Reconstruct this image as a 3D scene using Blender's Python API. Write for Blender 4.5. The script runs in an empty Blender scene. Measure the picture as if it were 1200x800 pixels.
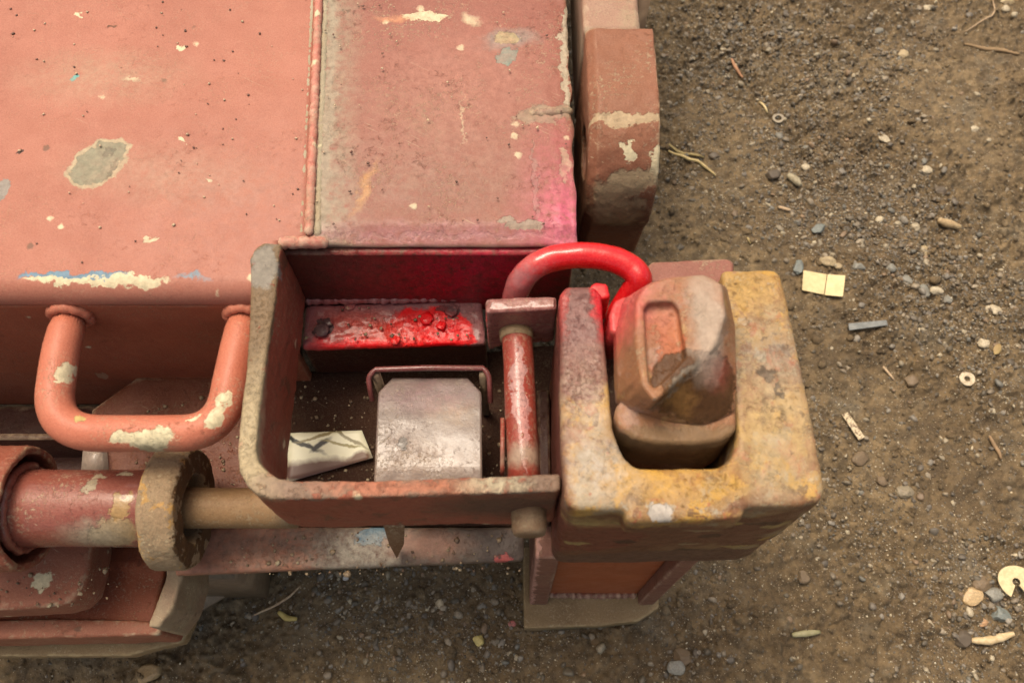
import bpy, bmesh, math, random
import numpy as np
from mathutils import Vector, Matrix, noise as mnoise
R = math.radians
random.seed(7); rng = np.random.default_rng(7)
S = bpy.context.scene
COL = S.collection

# ------------------------------------------------------------------ camera, light, exposure
HC = 1.03                       # camera height above the dirt
PITCH = 65.0
cam_d = bpy.data.cameras.new('camera'); cam = bpy.data.objects.new('camera', cam_d); COL.objects.link(cam)
cam.location = (0, 0, HC); cam.rotation_euler = (R(90 - PITCH), 0, 0)
cam_d.sensor_width = 36; cam_d.lens = 30; cam_d.clip_start = .01; cam_d.clip_end = 50
cam_d.dof.use_dof = True; cam_d.dof.focus_distance = .80; cam_d.dof.aperture_fstop = 7.5
S.camera = cam
SUN_EL, SUN_AZ = 70, -40        # azimuth from +Y, towards -X
w = bpy.data.worlds.new('World'); S.world = w; w.use_nodes = True
wn = w.node_tree; bg = wn.nodes['Background']
sky = wn.nodes.new('ShaderNodeTexSky'); sky.sky_type = 'NISHITA'; sky.sun_disc = False
sky.sun_elevation = R(SUN_EL); sky.sun_rotation = R(SUN_AZ); sky.dust_density = 6; sky.air_density = 1.0; sky.ozone_density = .6
wb = wn.nodes.new('ShaderNodeMix'); wb.data_type = 'RGBA'; wb.blend_type = 'MULTIPLY'; wb.inputs[0].default_value = 1; wb.inputs[7].default_value = (1.10, .97, .78, 1)
wn.links.new(sky.outputs[0], wb.inputs[6]); wn.links.new(wb.outputs[2], bg.inputs[0]); bg.inputs[1].default_value = .13
sun_d = bpy.data.lights.new('sun', 'SUN'); sun = bpy.data.objects.new('sun', sun_d); COL.objects.link(sun)
sun_d.energy = 1.35; sun_d.angle = R(22); sun_d.color = (1, .94, .82)
el, az = R(SUN_EL), R(SUN_AZ)
sd = Vector((math.cos(el)*math.sin(az), math.cos(el)*math.cos(az), math.sin(el)))
sun.rotation_euler = (-sd).to_track_quat('-Z', 'Y').to_euler(); sun.location = sd*3
S.cycles.max_bounces = 6; S.cycles.diffuse_bounces = 4; S.cycles.glossy_bounces = 3
S.view_settings.view_transform = 'Standard'; S.view_settings.look = 'None'
S.view_settings.exposure = .72; S.view_settings.gamma = 1; S.view_settings.use_curve_mapping = False

cs, sn = math.cos(R(PITCH)), math.sin(R(PITCH))
FP = 1000.0
def P(px, py, Z):
    """point of the plane at height Z"""
    h = HC - Z; k = (400 - py)/FP; X = (px - 600)/FP
    Y = h*(cs + k*sn)/(sn - k*cs); d = cs*Y + sn*h
    return Vector((X*d, Y, Z))
def Q(px, py, Y):
    """point of the upright plane at depth Y"""
    k = (400 - py)/FP; h = Y*(sn - k*cs)/(cs + k*sn); d = cs*Y + sn*h
    return Vector(((px - 600)/FP*d, Y, HC - h))

# ------------------------------------------------------------------ numpy noise
def vnoise(x, y, seed=0):
    xi = np.floor(x).astype(np.int64); yi = np.floor(y).astype(np.int64)
    fx = x - xi; fy = y - yi; fx = fx*fx*(3-2*fx); fy = fy*fy*(3-2*fy)
    def hsh(a, b):
        n = (a*374761393 + b*668265263 + seed*1442695041) & 0xffffffff
        n = ((n ^ (n >> 13))*1274126177) & 0xffffffff
        return ((n ^ (n >> 16)) & 0xffff)/65535.0
    return (hsh(xi, yi)*(1-fx) + hsh(xi+1, yi)*fx)*(1-fy) + (hsh(xi, yi+1)*(1-fx) + hsh(xi+1, yi+1)*fx)*fy
def fbm(x, y, sc, octs=4, seed=0, gain=.5):
    t = 0; a = 1; n = 0
    for i in range(octs):
        t = t + a*vnoise(x*sc + 17.3*i, y*sc - 9.1*i, seed + i); n += a; a *= gain; sc *= 2.03
    return t/n

# ------------------------------------------------------------------ material helpers
class NT:
    def __init__(s, name):
        s.m = bpy.data.materials.new(name); s.m.use_nodes = True; s.t = s.m.node_tree
        s.b = s.t.nodes['Principled BSDF']; s.pos = s.n('ShaderNodeNewGeometry').outputs['Position']
    def n(s, k, **kw):
        o = s.t.nodes.new(k)
        for a, v in kw.items(): setattr(o, a, v)
        return o
    def set(s, sock, v):
        if isinstance(v, bpy.types.NodeSocket): s.t.links.new(v, sock)
        else:
            if hasattr(sock.default_value, '__len__') and len(sock.default_value) == 4 and len(v) == 3: v = (*v, 1)
            sock.default_value = v
    def math(s, op, a, b=0., c=None):
        o = s.n('ShaderNodeMath', operation=op); s.set(o.inputs[0], a); s.set(o.inputs[1], b)
        if c is not None: s.set(o.inputs[2], c)
        return o.outputs[0]
    def vm(s, op, a, b):
        o = s.n('ShaderNodeVectorMath', operation=op); s.set(o.inputs[0], a); s.set(o.inputs[1], b)
        return o.outputs['Value'] if op == 'LENGTH' else o.outputs[0]
    def noise(s, sc, det=6, rough=.55, dist=0, vec=None, col=False):
        o = s.n('ShaderNodeTexNoise'); s.set(o.inputs['Vector'], vec or s.pos)
        o.inputs['Scale'].default_value = sc; o.inputs['Detail'].default_value = det
        o.inputs['Roughness'].default_value = rough; o.inputs['Distortion'].default_value = dist
        return o.outputs['Color' if col else 'Fac']
    def step(s, v, a, b):
        o = s.n('ShaderNodeMapRange'); o.clamp = True; s.set(o.inputs[0], v)
        o.inputs[1].default_value = a; o.inputs[2].default_value = b; return o.outputs[0]
    def mix(s, f, a, b):
        o = s.n('ShaderNodeMix', data_type='RGBA'); s.set(o.inputs[0], f); s.set(o.inputs[6], a); s.set(o.inputs[7], b)
        return o.outputs[2]
    def point(s):
        return s.n('ShaderNodeNewGeometry').outputs['Pointiness']
    def stretch(s, v):
        return s.vm('MULTIPLY', s.pos, v)
    def dpos(s, sc, amt):
        c = s.vm('SUBTRACT', s.noise(sc, 5, .6, col=True), (.5, .5, .5))
        return s.vm('ADD', s.pos, s.vm('SCALE_', c, amt)) if False else s.vm('ADD', s.pos, s.vm('MULTIPLY', c, (amt,)*3))
    def blob(s, vec, c, r, ang=0, soft=.25):
        """elliptic mask round point c, radii r, turned by ang in plan"""
        v = s.vm('SUBTRACT', vec, tuple(c))
        if ang:
            o = s.n('ShaderNodeVectorRotate', rotation_type='Z_AXIS'); s.set(o.inputs['Vector'], v); o.inputs['Angle'].default_value = -R(ang); v = o.outputs[0]
        v = s.vm('MULTIPLY', v, tuple(1/q for q in r))
        return s.step(s.vm('LENGTH', v, (0, 0, 0)), 1+soft, 1-soft)
    def bump(s, h, dist, strength=1., nrm=None):
        o = s.n('ShaderNodeBump'); s.set(o.inputs['Height'], h); o.inputs['Distance'].default_value = dist
        s.set(o.inputs['Strength'], strength)
        if nrm: s.t.links.new(nrm, o.inputs['Normal'])
        return o.outputs[0]
    def out(s, col, rough, nrm=None, metal=0., spec=.5, coat=0.):
        s.set(s.b.inputs['Base Color'], col); s.set(s.b.inputs['Roughness'], rough); s.set(s.b.inputs['Metallic'], metal)
        s.set(s.b.inputs['Specular IOR Level'], spec); s.set(s.b.inputs['Coat Weight'], coat); s.b.inputs['Coat Roughness'].default_value = .12
        if nrm: s.t.links.new(nrm, s.b.inputs['Normal'])
        return s.m

CREAM = (.62, .55, .36); DUST = (.33, .26, .17); GREY = (.25, .24, .21); RUST = (.14, .06, .025)
def worn(name, base, base2, dust=.35, chip=.62, rough=.45, blobs=(), bumpd=.0006, edge=.5, edgecol=DUST, spec=.25, specks=True, coat=0., nscale=1., edgecol2=None, scuff=.5, tones=()):
    """old paint: two tones, dust, chipped spots, worn edges, placed marks: blobs = (colour, point, radii, angle, soft, strength[, rough])"""
    s = NT(name)
    big = s.noise(9*nscale, 5, .6); mid = s.noise(45*nscale, 6, .6, .3); fine = s.noise(420, 4, .6); grit = s.noise(1300, 3, .6)
    c = s.mix(s.step(s.math('ADD', s.math('MULTIPLY', big, .6), s.math('MULTIPLY', mid, .4)), .38, .62), base, base2)
    dm = s.step(s.math('ADD', s.math('MULTIPLY', s.noise(16*nscale, 8, .68, .5), .75), s.math('MULTIPLY', fine, .25)), .66-dust*.3, .80-dust*.3)
    c = s.mix(s.math('MULTIPLY', dm, min(.8, dust+.25)), c, DUST)
    c = s.mix(s.step(grit, .55, .75), c, s.mix(.25, c, (.05, .03, .02)))
    for i, (tc, ts, ta, tb, tst) in enumerate(tones):
        off = s.vm('ADD', s.pos, (i*1.7+.3, i*.9, i*2.3))
        c = s.mix(s.math('MULTIPLY', s.step(s.math('ADD', s.math('MULTIPLY', s.noise(ts, 7, .62, .6, vec=off), .85), s.math('MULTIPLY', fine, .15)), ta, tb), tst), c, tc)
    r = s.math('ADD', rough, s.math('MULTIPLY', s.math('SUBTRACT', mid, .5), .35)); r = s.math('ADD', r, s.math('MULTIPLY', dm, .25))
    h = s.math('ADD', s.math('MULTIPLY', mid, .6), s.math('MULTIPLY', fine, .35))
    g3 = s.noise(800, 5, .8); c = s.mix(s.step(g3, .50, .72), s.mix(s.step(g3, .50, .28), c, s.mix(.35, c, (.03, .015, .01))), s.mix(.10, c, CREAM))
    if specks:
        vo = s.n('ShaderNodeTexVoronoi'); s.set(vo.inputs['Vector'], s.dpos(160, .008)); vo.inputs['Scale'].default_value = 62
        wn_ = s.n('ShaderNodeTexWhiteNoise'); s.set(wn_.inputs['Vector'], vo.outputs['Color'])
        sel = s.math('GREATER_THAN', wn_.outputs['Value'], .90)
        sp = s.math('MULTIPLY', s.step(vo.outputs['Distance'], .26, .17), sel)
        tone = s.mix(s.math('GREATER_THAN', wn_.outputs['Value'], .975), CREAM, (.13, .07, .045))
        c = s.mix(s.math('MULTIPLY', sp, .8), c, tone); h = s.math('ADD', h, s.math('MULTIPLY', sp, .4))
    # fine scuffs gathered in worn areas, and thin scratches
    if scuff:
        wa = s.step(s.noise(24*nscale, 4, .6), .46, .62)
        sc_ = s.math('MULTIPLY', s.step(s.noise(330, 6, .75), .53, .60), wa)
        c = s.mix(s.math('MULTIPLY', sc_, scuff), c, s.mix(.45, DUST, CREAM)); h = s.math('SUBTRACT', h, s.math('MULTIPLY', sc_, .35))
        dk = s.math('MULTIPLY', s.step(s.noise(210, 7, .75, .5), .57, .64), s.step(s.noise(17*nscale, 3), .5, .62))
        c = s.mix(s.math('MULTIPLY', dk, scuff*1.2), c, s.mix(.3, (.07, .035, .02), c)); h = s.math('SUBTRACT', h, s.math('MULTIPLY', dk, .5))
        rt = s.n('ShaderNodeVectorRotate', rotation_type='Z_AXIS'); s.set(rt.inputs['Vector'], s.pos); rt.inputs['Angle'].default_value = .5
        st_ = s.math('MULTIPLY', s.step(s.noise(1, 3, .6, vec=s.vm('MULTIPLY', rt.outputs[0], (22, 700, 300))), .66, .70), s.step(s.noise(14, 3), .5, .6))
        c = s.mix(s.math('MULTIPLY', st_, scuff*.8), c, CREAM)
    ch = s.step(s.math('ADD', s.math('MULTIPLY', s.noise(28*nscale, 9, .66, .8), .8), s.math('MULTIPLY', fine, .2)), chip, chip+.015)
    c = s.mix(ch, c, s.mix(s.step(s.noise(120, 4), .42, .58), GREY, CREAM)); h = s.math('SUBTRACT', h, s.math('MULTIPLY', ch, .8))
    r = s.math('ADD', r, s.math('MULTIPLY', ch, .2))
    if edge:
        e = s.step(s.math('ADD', s.point(), s.math('MULTIPLY', s.math('SUBTRACT', s.noise(90, 6, .7), .5), .16)), .53, .58)
        c = s.mix(s.math('MULTIPLY', e, edge), c, s.mix(s.step(s.noise(60, 5), .45, .65), edgecol, edgecol2 or tuple(min(1, 1.5*q) for q in edgecol)))
    if blobs:
        d1 = s.dpos(70, .022); d2 = s.dpos(240, .007); d3 = s.vm('ADD', d1, s.vm('SUBTRACT', d2, s.pos))
        for b in blobs:
            colr, ctr, rad, ang, soft, st = b[:6]
            m = s.blob(d3, ctr, rad, ang, soft)
            if soft <= .45: m = s.step(m, .36, .60)
            m = s.math('MULTIPLY', m, st)
            if soft > .6: m = s.math('MULTIPLY', m, s.step(s.noise(150, 7, .7), .3, .6))
            else:
                h = s.math('SUBTRACT', h, s.math('MULTIPLY', m, .7))
            c = s.mix(m, c, s.mix(s.step(s.noise(210, 5, .65), .35, .65), colr, tuple(q*.72 for q in colr)))
            if len(b) > 6: r = s.mix(m, r, (b[6],)*3)
    n = s.bump(h, bumpd*3, .55); n = s.bump(grit, .0003, .35, n)
    return s.out(c, r, n, spec=spec, coat=coat)

# ------------------------------------------------------------------ object helpers
def thing(name, label, cat, loc, group=None):
    o = bpy.data.objects.new(name, None); COL.objects.link(o); o.location = loc; o.empty_display_size = .02
    o['label'] = label; o['category'] = cat
    if group: o['group'] = group
    return o
def root_of(o):
    while o.parent: o = o.parent
    return o
def link(name, me, m, parent=None, label=None, smooth=True, kind=None):
    if parent is not None:
        me.transform(Matrix.Translation(-root_of(parent).location))
    o = bpy.data.objects.new(name, me); COL.objects.link(o); o.parent = parent
    if m: me.materials.append(m)
    if smooth: me.polygons.foreach_set('use_smooth', [True]*len(me.polygons))
    if label: o['label'] = label
    if kind: o['kind'] = kind
    return o
def solo(o, label, cat, group=None):
    """a one-mesh thing: origin moved to its base"""
    me = o.data; co = np.empty(len(me.vertices)*3); me.vertices.foreach_get('co', co); co = co.reshape(-1, 3)
    c = Vector(((co[:, 0].min()+co[:, 0].max())/2, (co[:, 1].min()+co[:, 1].max())/2, co[:, 2].min()))
    me.transform(Matrix.Translation(-c)); o.location = c
    o['label'] = label; o['category'] = cat
    if group: o['group'] = group
    return o
def mesh(verts, faces):
    me = bpy.data.meshes.new('mesh'); me.from_pydata([tuple(v) for v in verts], [], faces)
    bm = bmesh.new(); bm.from_mesh(me); bmesh.ops.recalc_face_normals(bm, faces=bm.faces); bm.to_mesh(me); bm.free()
    return me
def extr(poly, vec):
    n = len(poly); vec = Vector(vec); v = [Vector(p) for p in poly] + [Vector(p)+vec for p in poly]
    return mesh(v, [tuple(range(n)), tuple(range(2*n-1, n-1, -1))] + [(i, (i+1) % n, n+(i+1) % n, n+i) for i in range(n)])
def prism(pix, z1, z0):
    """plate or block: outline given on its top plane z1, down to z0"""
    return extr([P(x, y, z1) for x, y in pix], (0, 0, z0-z1))
def box(x0, x1, y0, y1, z0, z1):
    return extr([(x0, y0, z1), (x1, y0, z1), (x1, y1, z1), (x0, y1, z1)], (0, 0, z0-z1))
def join(*mes):
    bm = bmesh.new()
    for m in mes: bm.from_mesh(m); bpy.data.meshes.remove(m)
    me = bpy.data.meshes.new('mesh'); bm.to_mesh(me); bm.free(); return me
def tube(pts, r, seg=20, caps=True, jitter=0):
    pts = [Vector(p) for p in pts]; V = []; F = []; n = len(pts)
    rr = r if hasattr(r, '__len__') else [r]*n
    up = None
    for i, p in enumerate(pts):
        t = (pts[min(i+1, n-1)] - pts[max(i-1, 0)]).normalized()
        if up is None: up = t.orthogonal().normalized()
        up = (up - t*up.dot(t)).normalized(); sd_ = t.cross(up)
        for k in range(seg):
            a = 2*math.pi*k/seg; q = rr[i]*(1 + (random.uniform(-jitter, jitter) if jitter else 0))
            V.append(p + up*math.cos(a)*q + sd_*math.sin(a)*q)
    for i in range(n-1):
        for k in range(seg): F.append((i*seg+k, i*seg+(k+1) % seg, (i+1)*seg+(k+1) % seg, (i+1)*seg+k))
    if caps: F += [tuple(range(seg-1, -1, -1)), tuple(range((n-1)*seg, n*seg))]
    return mesh(V, F)
def lathe_x(prof, cy, cz, seg=64, wob=0):
    """prof: closed loop of (x, radius) round an axis along X"""
    V = []; F = []; n = len(prof)
    for k in range(seg):
        a = 2*math.pi*k/seg
        for x, r in prof:
            q = r + wob*(mnoise.noise(Vector((math.cos(a)*3, math.sin(a)*3, x*40))) if r > .03 else 0)
            V.append((x + wob*.8*mnoise.noise(Vector((math.cos(a)*2.5, math.sin(a)*2.5, x*9+4))), cy+q*math.cos(a), cz+q*math.sin(a)))
    for k in range(seg):
        for i in range(n): F.append((k*n+i, k*n+(i+1) % n, ((k+1) % seg)*n+(i+1) % n, ((k+1) % seg)*n+i))
    return mesh(V, F)
def arc(p0, c, p1, n=8):
    """quadratic bend"""
    p0, c, p1 = Vector(p0), Vector(c), Vector(p1)
    return [(1-t)**2*p0 + 2*t*(1-t)*c + t*t*p1 for t in [i/n for i in range(n+1)]]
TEX = {}
def clouds(size, depth=3):
    k = (size, depth)
    if k not in TEX:
        t = bpy.data.textures.new('cast_surface', 'CLOUDS'); t.noise_scale = size; t.noise_depth = depth; TEX[k] = t
    return TEX[k]
def cast(o, bevel=.003, voxel=.002, amp=.0012, size=.03, amp2=.0004, size2=.006, seg=3):
    if bevel:
        b = o.modifiers.new('bevel', 'BEVEL'); b.width = bevel; b.segments = seg; b.limit_method = 'ANGLE'; b.angle_limit = R(32)
    if voxel:
        r = o.modifiers.new('remesh', 'REMESH'); r.mode = 'VOXEL'; r.voxel_size = voxel; r.use_smooth_shade = True
    for a, sz in ((amp, size), (amp2, size2)):
        if a:
            d = o.modifiers.new('surface', 'DISPLACE'); d.texture = clouds(sz); d.texture_coords = 'GLOBAL'; d.strength = a; d.mid_level = .5
    return o
def weld(name, pts, r, m, parent, lump=.35, label=None):
    pts = [Vector(p) for p in pts]; path = []
    for a, b in zip(pts, pts[1:]):
        k = max(2, int((b-a).length/.0025))
        path += [a.lerp(b, i/k) for i in range(k)]
    path.append(pts[-1]); path = [p + Vector([random.uniform(-1, 1)*r*.12 for _ in range(3)]) for p in path]
    rr = [r*(1 + lump*(.6*math.sin(i*1.9) + random.uniform(-.6, .6))*.6) for i in range(len(path))]
    rr[0] = rr[-1] = r*.4
    return link(name, tube(path, rr, 12, jitter=.06), m, parent, label)

# ------------------------------------------------------------------ heights of the steelwork (metres above dirt)
ZD = .470; ZR = .4725; ZB = .487; YW = .300

# ================================================================== GROUND
def axis(a, b, st, lo, hi):
    c = np.arange(a, b, st); o = .02*1.35**np.arange(0, 40)
    L = a - np.cumsum(o); L = L[L > lo]; H = c[-1] + np.cumsum(o); H = H[H < hi]
    return np.concatenate([[lo], L[::-1], c, H, [hi]])
gx = axis(-.60, .98, .0022, -3, 3.2); gy = axis(-.06, 1.22, .0022, -2.2, 3.6)
def ground_h(x, y):
    z = (fbm(x, y, 3, 3, 1)-.5)*.030
    lump = fbm(x, y, 34, 4, 5, .55); z = z + (np.clip(lump, .30, .72)-.5)*.020
    c = fbm(x, y, 95, 3, 9); z = z + np.clip(c-.47, 0, .3)*.026
    c2 = fbm(x+.3*0, y, 230, 2, 12); z = z + np.clip(c2-.42, 0, .3)*.014
    crack = np.abs(fbm(x, y, 11, 4, 21)-.5); z = z - np.clip(.014-crack, 0, .014)*.40*np.clip(fbm(x, y, 4, 2, 31)*2.6-.9, 0, 1)
    flat = np.clip((fbm(x, y, 6, 3, 41)-.52)*9, 0, 1)      # trampled smooth patches
    z = z*(1-.55*flat)
    return z - .012
def gz(x, y): return float(ground_h(np.array([x]), np.array([y]))[0])
GX, GY = np.meshgrid(gx, gy); GZ = ground_h(GX, GY)
nx, ny = len(gx), len(gy)
co = np.stack([GX, GY, GZ], -1).reshape(-1, 3)
idx = np.arange(nx*ny).reshape(ny, nx)
quads = np.stack([idx[:-1, :-1], idx[:-1, 1:], idx[1:, 1:], idx[1:, :-1]], -1).reshape(-1, 4)
def np_mesh(co, faces):
    me = bpy.data.meshes.new('mesh'); k = faces.shape[1]
    me.vertices.add(len(co)); me.vertices.foreach_set('co', co.astype(np.float32).ravel())
    me.loops.add(faces.size); me.loops.foreach_set('vertex_index', faces.astype(np.int32).ravel())
    me.polygons.add(len(faces)); me.polygons.foreach_set('loop_start', np.arange(0, faces.size, k, dtype=np.int32))
    me.polygons.foreach_set('loop_total', np.full(len(faces), k, dtype=np.int32)); me.update(calc_edges=True); return me
def soil():
    s = NT('crumbly_soil')
    a = s.noise(5, 5, .6); b = s.noise(60, 8, .68); g = s.noise(700, 5, .7); g2 = s.noise(2200, 2, .6)
    c = s.mix(s.step(a, .36, .64), (.160, .108, .052), (.262, .188, .098))
    c = s.mix(s.step(b, .42, .62), s.mix(.68, c, (.040, .025, .012)), c)  # low spots darkened to paint in small shadows between crumbs
    c = s.mix(s.math('MULTIPLY', s.step(s.noise(13, 6, .7), .55, .68), .5), c, (.20, .175, .125))
    c = s.mix(s.step(g, .50, .66), c, s.mix(.5, c, (.30, .24, .15)))
    vo = s.n('ShaderNodeTexVoronoi'); s.set(vo.inputs['Vector'], s.pos); vo.inputs['Scale'].default_value = 420
    w_ = s.n('ShaderNodeTexWhiteNoise'); s.set(w_.inputs['Vector'], vo.outputs['Color'])
    sp = s.math('MULTIPLY', s.step(vo.outputs['Distance'], .30, .18), s.math('GREATER_THAN', w_.outputs['Value'], .82))
    c = s.mix(sp, c, s.mix(w_.outputs['Value'], (.16, .13, .10), (.60, .52, .38)))
    h = s.math('ADD', s.math('MULTIPLY', b, .5), s.math('ADD', s.math('MULTIPLY', g, .35), s.math('MULTIPLY', sp, .25)))
    n = s.bump(h, .005, 1.); n = s.bump(g2, .0008, .7, n)
    return s.out(c, s.math('SUBTRACT', .78, s.math('MULTIPLY', s.step(g2, .6, .75), .35)), n, spec=.45)
M_soil = soil()
ground = link('ground', np_mesh(co, quads), M_soil, kind='structure')

def stone_mat(name, rough=.6):
    s = NT(name); at = s.n('ShaderNodeVertexColor'); at.layer_name = 'tone'
    c = s.mix(s.step(s.noise(500, 5, .65), .4, .62), at.outputs['Color'], s.mix(.45, at.outputs['Color'], (.10, .075, .045)))
    return s.out(c, rough, s.bump(s.noise(900, 4), .0006, .6), spec=.5)
M_gravel = stone_mat('gravel_stone', .5)
ico = bmesh.new(); bmesh.ops.create_icosphere(ico, subdivisions=1, radius=1)
IV1 = np.array([v.co[:] for v in ico.verts]); IF1 = np.array([[v.index for v in f.verts] for f in ico.faces]); ico.free()
ico = bmesh.new(); bmesh.ops.create_icosphere(ico, subdivisions=2, radius=1)
IV2 = np.array([v.co[:] for v in ico.verts]); IF2 = np.array([[v.index for v in f.verts] for f in ico.faces]); ico.free()
def pebbles(name, pts, rad, tones, IV, IF, jit, sink, mat, flat=(.45, .9)):
    n = len(pts); q = len(IV)
    base = np.repeat(IV[None], n, 0)
    for _ in range(9):                          # cut flats so the stones are angular
        nn = rng.normal(0, 1, (n, 1, 3)); nn /= np.linalg.norm(nn, axis=-1, keepdims=True); dd_ = rng.uniform(.55, .9, (n, 1, 1))
        base = base - nn*np.maximum(0, (base*nn).sum(-1, keepdims=True)-dd_)
    an = rng.uniform(0, 2*np.pi, n); sx = rng.uniform(.8, 1.35, n); sy = rng.uniform(.65, 1.0, n); sz = rng.uniform(*flat, n)
    v = base*(1 + rng.normal(0, jit*.5, (n, q, 1)))*1.15
    v = v*np.stack([sx, sy, sz], -1)[:, None]*rad[:, None, None]
    tl = rng.normal(0, .3, n); y2 = v[..., 1]*np.cos(tl)[:, None]-v[..., 2]*np.sin(tl)[:, None]; z2 = v[..., 1]*np.sin(tl)[:, None]+v[..., 2]*np.cos(tl)[:, None]
    x3 = v[..., 0]*np.cos(an)[:, None]-y2*np.sin(an)[:, None]; y3 = v[..., 0]*np.sin(an)[:, None]+y2*np.cos(an)[:, None]
    z = ground_h(pts[:, 0], pts[:, 1]) + rad*sz*sink
    c = np.stack([x3+pts[:, 0, None], y3+pts[:, 1, None], z2+z[:, None]], -1).reshape(-1, 3)
    f = (IF[None] + (np.arange(n)*q)[:, None, None]).reshape(-1, 3)
    me = np_mesh(c, f); ca = me.color_attributes.new('tone', 'FLOAT_COLOR', 'POINT')
    cc = np.ones((n, q, 4)); cc[..., :3] = tones[:, None]; ca.data.foreach_set('color', cc.ravel().astype(np.float32))
    return link(name, me, mat, kind='stuff', smooth=False)
def gp(px, py): p = P(px, py, -.012); return p.x, p.y
clusters = [(840, 40, .09, 1.0), (900, 70, .08, .8), (1000, 110, .07, .7), (930, 200, .07, .9), (1085, 240, .05, .8), (1130, 350, .06, 1.6),
            (1010, 225, .06, .8), (1080, 330, .05, 1.0), (980, 260, .06, .8), (1180, 380, .05, 1.2), (1180, 690, .05, 1.2), (1000, 600, .06, .5),
            (430, 720, .06, .7), (560, 750, .06, .6), (900, 380, .03, .5), (960, 500, .03, .6), (820, 730, .05, .4), (1150, 720, .04, .8),
            (1010, 20, .08, .5), (800, 200, .06, .4), (1190, 470, .05, .6), (1100, 790, .05, .5)]
def density(x, y):
    d = .16 + 0*x
    for px, py, sg, a in clusters:
        cx, cy = gp(px, py); d = d + a*np.exp(-((x-cx)**2+(y-cy)**2)/(2*sg*sg))
    return d*(.35+1.3*fbm(x, y, 18, 3, 77))
def scatter(n):
    out = []
    while sum(len(o) for o in out) < n:
        x = rng.uniform(-.58, .95, n); y = rng.uniform(-.05, 1.2, n)
        k = rng.random(n) < density(x, y)*.55
        k &= ~((x < .03) & (y > .32))
        out.append(np.stack([x[k], y[k]], -1))
    return np.concatenate(out)[:n]
pal = np.array([(.17, .14, .10), (.25, .21, .15), (.12, .105, .085), (.34, .29, .20), (.10, .085, .06), (.22, .20, .165), (.45, .39, .27), (.15, .15, .13), (.22, .15, .09)])
def tone(n, p=None): return np.clip(pal[rng.choice(len(pal), n, p=p)]*rng.uniform(.7, 1.25, (n, 1)), .02, .8)
pw = np.array([.2, .16, .16, .08, .14, .12, .03, .06, .05]); pw /= pw.sum()
n1 = 36000; pebbles('gravel', scatter(n1), np.clip(rng.lognormal(-6.75, .38, n1), .0006, .0032), tone(n1, pw), IV1, IF1, .12, .25, M_gravel)
n2 = 2600; pebbles('gravel', scatter(n2), np.clip(rng.lognormal(-5.75, .28, n2), .0022, .0058), tone(n2, pw), IV2, IF2, .09, .2, M_gravel)
# clods: lumps of the same soil
n3 = 26000; xy = np.stack([rng.uniform(-.58, .95, n3), rng.uniform(-.05, 1.2, n3)], -1)
k = fbm(xy[:, 0], xy[:, 1], 12, 3, 91) > .47; xy = xy[k]
s_t = np.array([(.125, .092, .052)])*rng.uniform(.6, 1.35, (len(xy), 1))
pebbles('soil_clods', xy, np.clip(rng.lognormal(-6.35, .50, len(xy)), .0010, .0085), s_t, IV1, IF1, .16, .1, M_soil)
# glinting grit
n4 = 4200; xy4 = scatter(n4); pebbles('bright_grit', xy4, rng.uniform(.0006, .0013, n4), np.array([(.72, .66, .50)])*rng.uniform(.6, 1.1, (n4, 1)), IV1, IF1, .2, .6, stone_mat('bright_grit', .25))

# ================================================================== STEEL FRAME
PINK = (.375, .146, .100); PINK2 = (.33, .13, .08); MAUVE = (.225, .080, .060); OXIDE = (.25, .066, .036); OXIDE2 = (.18, .055, .035)
frame = thing('container_frame', 'worn salmon red steel platform with an open pocket, grab handle and pivot tube', 'steel frame', (-.35, .5, 0))

dl = ZD
bl = [((.22, .215, .145), P(116, 190, dl), (.022, .0155, .05), 50, .10, 1.0), ((.11, .105, .07), P(131, 197, dl), (.002, .010, .05), -20, .3, .7), ((.13, .12, .085), P(126, 178, dl), (.003, .003, .05), 0, .3, .8), (CREAM, P(84, 327, dl), (.036, .0032, .02), 0, .3, 1.0), (CREAM, P(150, 328, dl), (.030, .0040, .02), -3, .3, 1.0),
      ((.12, .26, .36), P(85, 322, dl), (.040, .0022, .02), 0, .4, .9), ((.14, .30, .38), P(225, 325, dl), (.010, .002, .02), 0, .5, .8),
      ((.10, .34, .32), P(87, 92, dl), (.0028, .0022, .02), 20, .3, 1), (CREAM, P(214, 165, dl), (.0045, .0016, .02), -35, .3, 1), (CREAM, P(212, 55, dl), (.0035, .0022, .02), 0, .3, 1),
      (CREAM, P(91, 20, dl), (.003, .002, .02), 0, .3, 1), (CREAM, P(176, 282, dl), (.006, .002, .02), 10, .3, 1), (CREAM, P(154, 92, dl), (.006, .002, .02), -10, .5, .8),
      (CREAM, P(243, 210, dl), (.003, .0016, .02), 0, .3, 1), ((.16, .07, .04), P(132, 32, dl), (.005, .0015, .02), 5, .3, 1), ((.08, .04, .03), P(24, 178, dl), (.002, .002, .02), 0, .3, 1),
      ((.40, .30, .20), P(120, 90, dl), (.05, .02, .05), 0, .9, .55), ((.42, .30, .20), P(200, 205, dl), (.06, .02, .05), -8, .9, .5), (GREY, P(3, 222, dl), (.005, .012, .02), 0, .3, .9),
      ((.34, .17, .14), P(290, 240, dl), (.09, .06, .05), 0, .9, .5)]
hal = [((.42, .36, .23), P(116, 190, dl), (.0265, .0195, .05), 50, .2, .9)]
M_deckL = worn('faded_salmon_paint', PINK, (.32, .118, .080), dust=.10, chip=.725, rough=.50, blobs=hal+bl, edge=0, bumpd=.00018, scuff=.14)
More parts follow.
